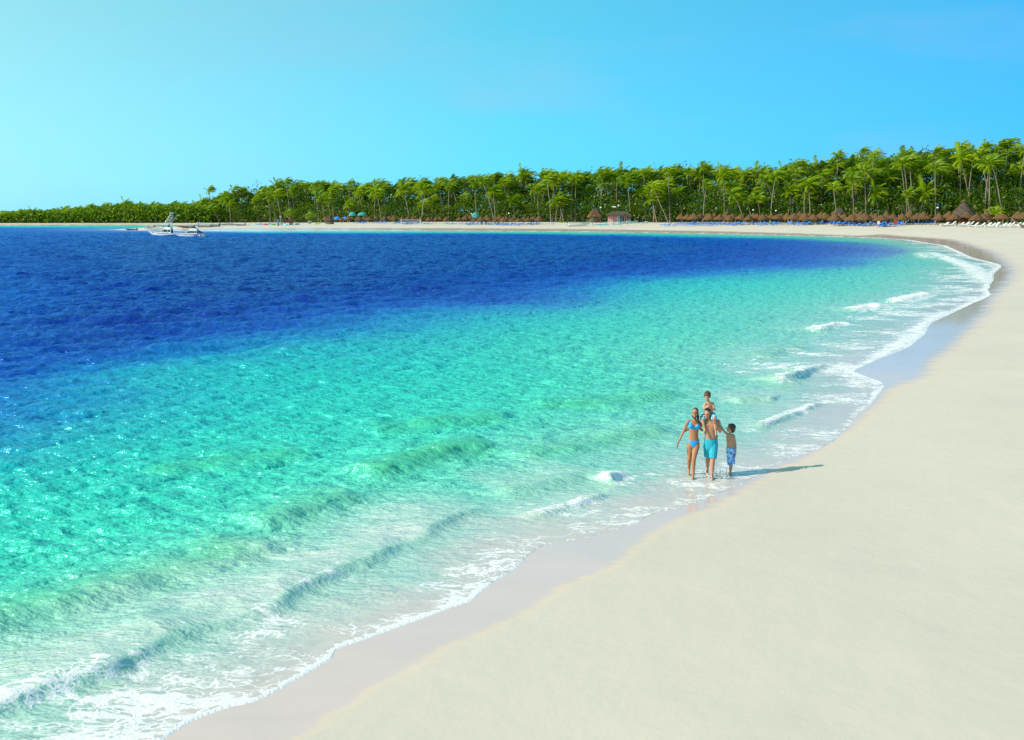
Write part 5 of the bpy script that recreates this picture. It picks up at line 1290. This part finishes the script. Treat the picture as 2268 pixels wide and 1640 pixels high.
def face(P, E, root, body, eye_m, mouth=True, brow_m=None, s=1.0):
    for sx in (-1, 1):
        o = obj('eye', fuse([E((sx * 0.031, -0.089, -0.004), (0.013, 0.008, 0.0075))], 0.0035 * s, 1, 'eye'), eye_m, root)
        if brow_m: obj('eyebrow', fuse([cap(P(sx * 0.016, -0.098, 0.020), 0.0045, P(sx * 0.046, -0.086, 0.022), 0.004)], 0.003, 1, 'eyebrow'), brow_m, root)
    if mouth:
        obj('lips', fuse([cap(P(-0.024, -0.089, -0.066), 0.008 * s, P(0.024, -0.089, -0.066), 0.008 * s), E((0, -0.094, -0.070), (0.026, 0.008, 0.012))], 0.0035, 1, 'lips'), M_LIP, root)
        obj('teeth', fuse([E((0, -0.097, -0.066), (0.018, 0.006, 0.0055))], 0.003, 1, 'teeth'), M_TEETH, root)
M_LIP = mat('lips', (0.42, 0.12, 0.10), 0.4); M_TEETH = mat('teeth', (0.85, 0.83, 0.78), 0.3); M_EYE = mat('dark_eye', (0.02, 0.012, 0.008), 0.2)
def hair_mat(n, c):
    m = mat(n, c, 0.38, 0.5); t = NT(m); q = t.noise(t.coord((60, 60, 8)), 2.0, 3)
    t.set('Base Color', t.mix(q, tuple(x * 0.6 for x in c), tuple(x * 1.6 for x in c))); t.set('Normal', t.bump(q, 0.6, 0.01)); return m
M_HAIR_D = hair_mat('dark_wet_hair', (0.018, 0.010, 0.007)); M_HAIR_B = hair_mat('brown_hair', (0.075, 0.040, 0.022)); M_HAIR_K = hair_mat('dark_brown_hair', (0.030, 0.018, 0.012))
SK_W, SK_M, SK_C, SK_B = skin('tanned_skin', (0.38, 0.172, 0.085)), skin('fair_tanned_skin', (0.48, 0.235, 0.145)), skin('child_skin', (0.52, 0.28, 0.18)), skin('boy_skin', (0.48, 0.255, 0.155))
M_BIKINI = vary(mat('blue_bikini', rough=0.6), (0.01, 0.32, 0.72), 0.1, 20)
M_SHORT = mat('turquoise_shorts', rough=0.75); _t = NT(M_SHORT); _n = _t.noise(_t.coord(), 34, 3, 0.7)
_t.set('Base Color', _t.mix(_t.rng(_n, 0.56, 0.66), (0.0, 0.33, 0.46), (0.12, 0.52, 0.58))); _t.set('Normal', _t.bump(_t.noise(_t.coord((7, 7, 2)), 2.0, 3), 0.7, 0.02))
def floral(name, a, b, c, sc):
    m = mat(name, rough=0.75); t = NT(m); n = t.noise(t.coord(), sc, 2, 0.5, 1.2); n2 = t.noise(t.coord(), sc * 1.7, 2, 0.5, 0.8)
    t.set('Base Color', t.mix(t.rng(n2, 0.54, 0.58), t.mix(t.rng(n, 0.46, 0.52), a, b), c)); return m
M_FLOW = floral('blue_floral_shorts', (0.01, 0.12, 0.62), (0.22, 0.55, 0.85), (0.62, 0.72, 0.86), 13)
M_FLOW2 = floral('aqua_patterned_shorts', (0.01, 0.05, 0.26), (0.12, 0.58, 0.66), (0.35, 0.75, 0.80), 15)

def frame(x0, y0, base_px=None):
    """zoomed photo coordinates -> metres in the figure's own frame (x to the right, y away, z up)"""
    def f(zx, zy, y=0.0): return Vector(((zx - x0) / 433.0, y, (y0 - zy) / 419.0 - 0.264 * y))
    return f
def to_px(zx, zy): return ((2600 + zx / 2.827) / 4, (1520 + zy / 2.827) / 4)
def stand(name, zx, zy, dz=0.0):
    x, y = unproj(*to_px(zx, zy)); return empty(name, (x, y, dz))
GZ = -0.005

# ---- woman
W = frame(470, 1105); root_w = stand('person', 470, 1105)
hp, P, E = head_parts(W(488, 378) + Vector((0, -0.01, 0)), R(-22), R(-4), 1.02)
kf, af = Vector((0.02, -0.12, 0.53)), Vector((0.012, -0.16, 0.085)); kb, ab = Vector((-0.055, 0.06, 0.50)), Vector((-0.02, 0.30, 0.16))
parts = hp + [cap(W(486, 462, 0.01), 0.046, W(488, 415, 0.005), 0.042), cap(W(420, 474, 0.01), 0.046, W(528, 470, 0.02), 0.046), loft([(W(x, z), rx, ry) for z, x, rx, ry in ((765, 475, 0.10, 0.08), (735, 476, 0.165, 0.106), (705, 478, 0.160, 0.102), (680, 479, 0.143, 0.093), (650, 480, 0.122, 0.083), (618, 481, 0.113, 0.078), (585, 481, 0.119, 0.081), (545, 481, 0.133, 0.088), (505, 481, 0.143, 0.088), (478, 479, 0.128, 0.070), (456, 485, 0.06, 0.05))]), ell(W(441, 528, -0.072), (0.062, 0.052, 0.060)), ell(W(514, 528, -0.070), (0.062, 0.052, 0.060)), ell(W(478, 725, 0.07), (0.13, 0.06, 0.08)),
    cap(W(512, 745, -0.02), 0.092, kf, 0.060), cap(kf, 0.057, kf.lerp(af, 0.35) + Vector((0, 0.02, 0)), 0.056), cap(kf.lerp(af, 0.35) + Vector((0, 0.02, 0)), 0.054, af, 0.033),
    cap(W(444, 745, 0.01), 0.092, kb, 0.058), cap(kb, 0.055, kb.lerp(ab, 0.35) + Vector((0, 0.02, 0)), 0.054), cap(kb.lerp(ab, 0.35) + Vector((0, 0.02, 0)), 0.052, ab, 0.033),
    cap(W(412, 476, 0.01), 0.046, W(362, 595, 0.02), 0.034), cap(W(362, 595, 0.02), 0.034, W(306, 705, -0.06), 0.022),
    cap(W(532, 474, 0.03), 0.045, W(566, 560, 0.10), 0.034), cap(W(566, 560, 0.10), 0.033, W(650, 612, 0.16), 0.027), cap(W(650, 612, 0.16), 0.027, W(738, 622, 0.10), 0.022)]
parts += hand_parts(W(306, 705, -0.06), W(290, 755, -0.08) - W(306, 705, -0.06), (0.7, -0.4, 0), 0.17, 0.25, 1) + hand_parts(W(738, 622, 0.10), (0.35, -0.8, -0.35), (-1, -0.1, 0), 0.15, 0.5, -1)
parts += foot_parts(af, (-0.28, -1, 0), 0.92) + foot_parts(ab, (-0.2, -1, -0.35), 0.9, 0.03)
bm_w = fuse(parts, 0.0075, 4, 'body'); bm_w.materials.append(SK_W); obj('body', bm_w, None, root_w)
zt, zb = W(0, 500).z, W(0, 572).z
def cup(c, n):
    for bx in (441, 514):
        q = W(bx, 530, -0.08); dx, dz = c.x - q.x, c.z - q.z
        inner = -1 if bx == 514 else 1
        if n.y < 0.15 and c.y < -0.02 and abs(dx) < 0.080 and -0.072 < dz < 0.058 - inner * dx * 0.95: return True
    b = c.z - (W(0, 530).z - 0.052); return abs(b) < 0.010 and n.z > -0.8 and abs(c.x - W(480, 0).x) < 0.145 and c.z < 1.4
def strap(c, n):
    if c.y > 0.02: return False
    for (x0, z0, x1, z1) in ((428, 508, 446, 430), (528, 508, 512, 440)):
        a, b = W(x0, z0), W(x1, z1); t = (c.z - a.z) / (b.z - a.z)
        if 0 < t < 1 and abs(c.x - (a.x + (b.x - a.x) * t)) < 0.011: return True
    return False
obj('bikini_top', patch(bm_w, 'bikini_top', M_BIKINI, lambda c, n: cup(c, n) or strap(c, n)), None, root_w)
wz, cz, cx = W(0, 683).z, W(0, 752).z, W(473, 0).x
def brief(c, n):
    if abs(c.x - cx) > 0.19 or c.z > wz + 0.004 * 1 or c.z < cz - 0.012: return False
    half = max(0.018, 0.018 + 0.80 * (c.z - cz)) if c.y < 0.03 else max(0.05, 0.06 + 1.2 * (c.z - cz))
    return abs(c.x - cx) < half or wz - 0.028 < c.z
obj('bikini_bottom', patch(bm_w, 'bikini_bottom', M_BIKINI, brief), None, root_w)
hm = [E((0, 0.024, 0.042), (0.082, 0.096, 0.086)), E((0, 0.075, -0.01), (0.06, 0.045, 0.07)), E((0.060, 0.015, 0.0), (0.026, 0.055, 0.06)), E((-0.060, 0.03, 0.0), (0.026, 0.05, 0.05)), cap(P(0.05, 0.06, -0.06), 0.036, W(522, 440, -0.02), 0.03),
      cap(W(522, 440, -0.02), 0.03, W(512, 470, -0.085), 0.022), cap(W(512, 470, -0.085), 0.022, W(520, 512, -0.135), 0.011), cap(P(-0.055, 0.05, -0.06), 0.026, W(458, 428, -0.03), 0.014), cap(W(458, 428, -0.03), 0.014, W(484, 455, -0.085), 0.012), cap(W(484, 455, -0.085), 0.012, W(505, 490, -0.12), 0.008)]
obj('hair', fuse(hm, 0.006, 3, 'hair'), M_HAIR_D, root_w); face(P, E, root_w, bm_w, M_EYE, True, M_HAIR_D)
tag(root_w, 'woman in a blue bikini with dark wet hair, walking at the water edge', 'person', 'family walking along the shore')

# ---- man
Mn = frame(670, 1100); root_m = stand('person', 670, 1100)
hp, P, E = head_parts(Mn(624, 388, -0.03), R(-28), R(9), 1.04)
kf, af = Vector((0.05, -0.14, 0.51)), Vector((0.02, -0.20, 0.085)); kb, ab = Vector((-0.035, 0.08, 0.49)), Vector((0.01, 0.33, 0.15))
parts = hp + [cap(Mn(645, 462, 0.01), 0.058, Mn(632, 418, -0.005), 0.055), cap(Mn(598, 480, 0.02), 0.062, Mn(742, 476, 0.02), 0.062), loft([(Mn(x, z), rx, ry) for z, x, rx, ry in ((770, 676, 0.11, 0.09), (735, 677, 0.165, 0.112), (700, 676, 0.160, 0.110), (660, 674, 0.152, 0.104), (620, 672, 0.153, 0.104), (580, 669, 0.166, 0.110), (540, 668, 0.184, 0.118), (508, 668, 0.192, 0.113), (482, 667, 0.175, 0.085), (458, 650, 0.08, 0.065))]),
    ell(Mn(628, 522, -0.075), (0.080, 0.038, 0.055)), ell(Mn(704, 520, -0.075), (0.080, 0.038, 0.055)), cap(Mn(750, 478, 0.01), 0.064, Mn(772, 582, -0.02), 0.046), cap(Mn(772, 582, -0.02), 0.046, Mn(706, 512, -0.18), 0.030),
    cap(Mn(592, 482, 0.04), 0.060, Mn(528, 545, 0.17), 0.044), cap(Mn(528, 545, 0.17), 0.042, Mn(440, 560, 0.15), 0.03),
    cap(Mn(708, 735, -0.02), 0.100, kf, 0.066), cap(kf, 0.062, kf.lerp(af, 0.33) + Vector((0, 0.02, 0)), 0.064), cap(kf.lerp(af, 0.33) + Vector((0, 0.02, 0)), 0.062, af, 0.038),
    cap(Mn(642, 735, 0.02), 0.100, kb, 0.064), cap(kb, 0.060, kb.lerp(ab, 0.33) + Vector((0, 0.02, 0)), 0.060), cap(kb.lerp(ab, 0.33) + Vector((0, 0.02, 0)), 0.058, ab, 0.037)]
parts += hand_parts(Mn(706, 512, -0.18), (-0.28, -0.05, 0.9), (-0.5, 0.6, 0.1), 0.18, 0.6, 1) + hand_parts(Mn(440, 560, 0.15), (-0.9, -0.2, -0.2), (0, -1, 0), 0.17, 0.4, 1)
parts += foot_parts(af, (-0.2, -1, 0.05), 1.05) + foot_parts(ab, (-0.15, -1, -0.3), 1.02, 0.02)
bm_m = fuse(parts, 0.0078, 4, 'body'); bm_m.materials.append(SK_M); obj('body', bm_m, None, root_m)
h1, h2 = kf + Vector((0.0, 0.005, 0.03)), kb + Vector((-0.005, 0, 0.05))
sh = fuse([loft([(Mn(x, z), rx, ry) for z, x, rx, ry in ((790, 676, 0.15, 0.11), (760, 677, 0.182, 0.128), (730, 677, 0.186, 0.130), (700, 676, 0.180, 0.126), (655, 674, 0.166, 0.117))]), fru(Mn(706, 740, -0.02), 0.118, h1, 0.104, 0.95), fru(Mn(643, 740, 0.02), 0.118, h2, 0.100, 0.95)], 0.009, 3, 'swim_shorts')
bmx = bmesh.new(); bmx.from_mesh(sh); zc_ = Mn(0, 661).z; bmesh.ops.delete(bmx, geom=[f for f in bmx.faces if f.calc_center_median().z > zc_ - 0.015 * math.cos((f.calc_center_median().x) * 9)], context='FACES'); bmx.to_mesh(sh); bmx.free()
obj('swim_shorts', sh, M_SHORT, root_m)
obj('hair', fuse([E((0, 0.026, 0.050), (0.083, 0.096, 0.082)), E((0, 0.07, 0.0), (0.066, 0.045, 0.066)), E((0.064, 0.02, 0.02), (0.022, 0.05, 0.05)), E((-0.064, 0.02, 0.02), (0.022, 0.05, 0.05))], 0.006, 2, 'hair'), M_HAIR_B, root_m)
face(P, E, root_m, bm_m, M_EYE, True, M_HAIR_B)
tag(root_m, 'man in turquoise swim shorts carrying a small child on his shoulders', 'person', 'family walking along the shore')

# ---- child on his shoulders
base = Vector((0, 0.10, Mn(0, 425).z)); root_c = stand('person', 670, 1100); root_c.location += base
C_ = lambda zx, zy, y=0.0: Mn(zx, zy, y) - base
hp, P, E = head_parts(C_(613, 196, -0.07), R(-24), R(16), 0.95)
parts = hp + [cap(C_(640, 262, 0.0), 0.036, C_(624, 236, -0.04), 0.034), cap(C_(600, 278, 0.01), 0.038, C_(684, 276, 0.03), 0.038), loft([(C_(x, z, y), rx, ry) for z, x, y, rx, ry in ((420, 656, 0.13, 0.07, 0.07), (395, 656, 0.12, 0.11, 0.085), (360, 653, 0.08, 0.097, 0.074), (330, 650, 0.05, 0.098, 0.072), (300, 646, 0.03, 0.108, 0.072), (280, 643, 0.02, 0.10, 0.055), (264, 640, 0.0, 0.045, 0.04))]),
    cap(C_(686, 280, 0.02), 0.036, C_(702, 348, -0.04), 0.029), cap(C_(702, 348, -0.04), 0.029, C_(632, 322, -0.155), 0.020), cap(C_(598, 282, 0.0), 0.035, C_(578, 334, -0.07), 0.028), cap(C_(578, 334, -0.07), 0.028, C_(592, 326, -0.15), 0.020),
    cap(C_(690, 400, 0.09), 0.068, C_(692, 440, -0.13), 0.050), cap(C_(692, 440, -0.13), 0.047, C_(704, 510, -0.135), 0.042), cap(C_(704, 510, -0.135), 0.041, C_(714, 585, -0.14), 0.027), cap(C_(714, 585, -0.14), 0.028, C_(714, 632, -0.17), 0.022),
    cap(C_(622, 404, 0.09), 0.068, C_(563, 442, -0.07), 0.050), cap(C_(563, 442, -0.07), 0.047, C_(576, 510, -0.10), 0.042), cap(C_(576, 510, -0.10), 0.041, C_(592, 570, -0.13), 0.027), cap(C_(592, 570, -0.13), 0.028, C_(572, 620, -0.17), 0.021)]
parts += hand_parts(C_(632, 322, -0.155), (-1, -0.1, 0.15), (0, 0.6, -0.6), 0.12, 0.5, -1) + hand_parts(C_(592, 326, -0.15), (0.6, -0.25, 0.5), (0, 0.7, -0.4), 0.12, 0.5, 1)
bm_c = fuse(parts, 0.0065, 3, 'body'); bm_c.materials.append(SK_C); obj('body', bm_c, None, root_c)
obj('swim_shorts', fuse([ell(C_(656, 398, 0.12), (0.122, 0.098, 0.075)), fru(C_(690, 400, 0.10), 0.088, C_(694, 442, -0.105), 0.082, 1.0), fru(C_(625, 404, 0.10), 0.088, C_(568, 440, -0.05), 0.080, 1.0), fru(C_(694, 430, -0.08), 0.082, C_(698, 462, -0.115), 0.07, 1.0), fru(C_(568, 432, -0.04), 0.075, C_(574, 458, -0.07), 0.066, 1.0)], 0.008, 2, 'swim_shorts'), M_FLOW2, root_c)
obj('hair', fuse([E((0, 0.018, 0.045), (0.092, 0.108, 0.088)), E((0, 0.075, -0.01), (0.07, 0.045, 0.07)), E((0, -0.055, 0.070), (0.072, 0.045, 0.038)), E((0.072, 0.01, 0.005), (0.022, 0.06, 0.05)), E((-0.072, 0.01, 0.005), (0.022, 0.06, 0.05))], 0.006, 2, 'hair'), M_HAIR_B, root_c)
face(P, E, root_c, bm_c, M_EYE, True, M_HAIR_B, 0.9)
tag(root_c, 'small child in patterned aqua shorts riding on the man’s shoulders', 'person', 'family walking along the shore')

# ---- boy
B_ = frame(915, 1082); root_b = stand('person', 915, 1082)
hp, P, E = head_parts(B_(896, 545), R(-78), R(-16), 0.98)
kf, af = Vector((-0.03, -0.05, 0.36)), Vector((-0.035, -0.06, 0.075)); kb, ab = Vector((0.03, 0.06, 0.36)), Vector((0.045, 0.22, 0.16))
parts = hp + [cap(B_(889, 608, 0.0), 0.040, B_(892, 575, 0.0), 0.037), cap(B_(864, 622, -0.02), 0.042, B_(926, 628, 0.02), 0.042), loft([(B_(x, z), rx, ry) for z, x, rx, ry in ((812, 902, 0.09, 0.08), (787, 901, 0.108, 0.085), (750, 898, 0.099, 0.076), (715, 896, 0.097, 0.073), (680, 894, 0.106, 0.076), (650, 893, 0.113, 0.078), (626, 893, 0.103, 0.06), (606, 889, 0.05, 0.045))]),
    cap(B_(862, 622, -0.02), 0.038, B_(806, 566, 0.0), 0.029), cap(B_(806, 566, 0.0), 0.029, B_(770, 492, 0.05), 0.021), cap(B_(932, 632, 0.02), 0.038, B_(957, 728, 0.03), 0.029), cap(B_(957, 728, 0.03), 0.029, B_(955, 815, -0.03), 0.021),
    cap(B_(888, 800, -0.02), 0.074, kf, 0.050), cap(kf, 0.047, kf.lerp(af, 0.35) + Vector((0.01, 0.012, 0)), 0.047), cap(kf.lerp(af, 0.35) + Vector((0.01, 0.012, 0)), 0.045, af, 0.029),
    cap(B_(914, 800, 0.03), 0.074, kb, 0.050), cap(kb, 0.047, kb.lerp(ab, 0.35) + Vector((0, 0.012, 0)), 0.046), cap(kb.lerp(ab, 0.35) + Vector((0, 0.012, 0)), 0.044, ab, 0.029)]
parts += hand_parts(B_(770, 492, 0.05), (-0.5, 0.25, 0.85), (-0.6, -0.5, -0.2), 0.15, 0.45, 1) + hand_parts(B_(955, 815, -0.03), (0.05, -0.25, -1), (-1, -0.2, 0), 0.15, 0.6, -1)
parts += foot_parts(af, (-0.7, -0.7, 0), 0.82) + foot_parts(ab, (-0.5, -0.8, -0.5), 0.82, 0.05)
bm_b = fuse(parts, 0.007, 4, 'body'); bm_b.materials.append(SK_B); obj('body', bm_b, None, root_b)
sh = fuse([loft([(B_(x, z), rx, ry) for z, x, rx, ry in ((835, 902, 0.10, 0.09), (815, 902, 0.122, 0.10), (790, 901, 0.122, 0.098), (763, 899, 0.112, 0.088))]), fru(B_(888, 800, -0.02), 0.092, kf + Vector((-0.005, 0, -0.045)), 0.084, 1.0), fru(B_(915, 800, 0.03), 0.092, kb + Vector((0.008, 0.01, -0.045)), 0.082, 1.0)], 0.008, 3, 'swim_shorts')
obj('swim_shorts', sh, M_FLOW, root_b)
obj('hair', fuse([E((0, 0.022, 0.040), (0.094, 0.110, 0.092)), E((0, 0.082, -0.035), (0.074, 0.045, 0.085)), E((0, -0.050, 0.072), (0.074, 0.045, 0.038)), E((0.074, 0.02, -0.005), (0.022, 0.065, 0.06)), E((-0.074, 0.02, -0.005), (0.022, 0.065, 0.06))], 0.006, 2, 'hair'), M_HAIR_K, root_b)
face(P, E, root_b, bm_b, M_EYE, False, M_HAIR_K)
tag(root_b, 'boy in blue floral shorts looking up, one hand on the man', 'person', 'family walking along the shore')

# ---- splash kicked up by their feet
m = mat('splash_water', (0.80, 0.86, 0.90), 0.12, 0.6); _t = NT(m); _t.set('Alpha', 0.75)
random.seed(21); mb = MB()
def drop(c, r):
    mb.lathe([(r * 0.1, -r), (r * 0.85, -r * 0.5), (r * 0.9, r * 0.3), (r * 0.1, r)], c, 6, 0.1)
mx, my = root_m.location.x, root_m.location.y; bx, by = root_b.location.x, root_b.location.y
for i in range(260):
    t = random.random(); a = random.gauss(0.16, 0.16); h = max(0.0, (0.28 - abs(a - 0.14) * 0.8)) * random.random()**1.3
    drop((mx + a, my - 0.16 + random.gauss(0, 0.10), 0.04 + h), random.choice([0.005, 0.007, 0.009, 0.013]))
for i in range(70): drop((bx + random.gauss(0.0, 0.10), by - 0.06 + random.gauss(0, 0.08), 0.03 + random.random()**2 * 0.14), random.choice([0.004, 0.006, 0.009]))
for i in range(40): drop((root_w.location.x + random.gauss(0.0, 0.10), root_w.location.y - 0.2 + random.gauss(0, 0.05), 0.03 + random.random()**2 * 0.05), random.choice([0.004, 0.006]))
# the curved sheet of water thrown to the right of the leading foot
for q in range(3):
    n1, n2 = 40, 16; V_ = []; F_ = []
    for i in range(n1):
        for j in range(n2):
            s_, t_ = i / (n1 - 1), j / (n2 - 1); hh = (0.24 - 0.05 * q) * math.sin(math.pi * (0.12 + 0.80 * s_))**1.1
            V_.append((mx - 0.02 + 0.44 * s_ + 0.08 * t_ + random.uniform(-0.012, 0.012), my - 0.22 + 0.11 * q - 0.06 * t_ + random.uniform(-0.012, 0.012), 0.03 + hh * t_ * (0.75 + 0.5 * random.random() * (j > n2 - 4))))
    for i in range(n1 - 1):
        for j in range(n2 - 1):
            if random.random() < 0.85 - 0.45 * j / n2: F_.append((i * n2 + j, (i + 1) * n2 + j, (i + 1) * n2 + j + 1, i * n2 + j + 1))
    mb.add(V_, F_)
tag(mb.build('water_splash', m, None, True), 'splash of water thrown up by the walking feet', 'splash', kind='stuff')
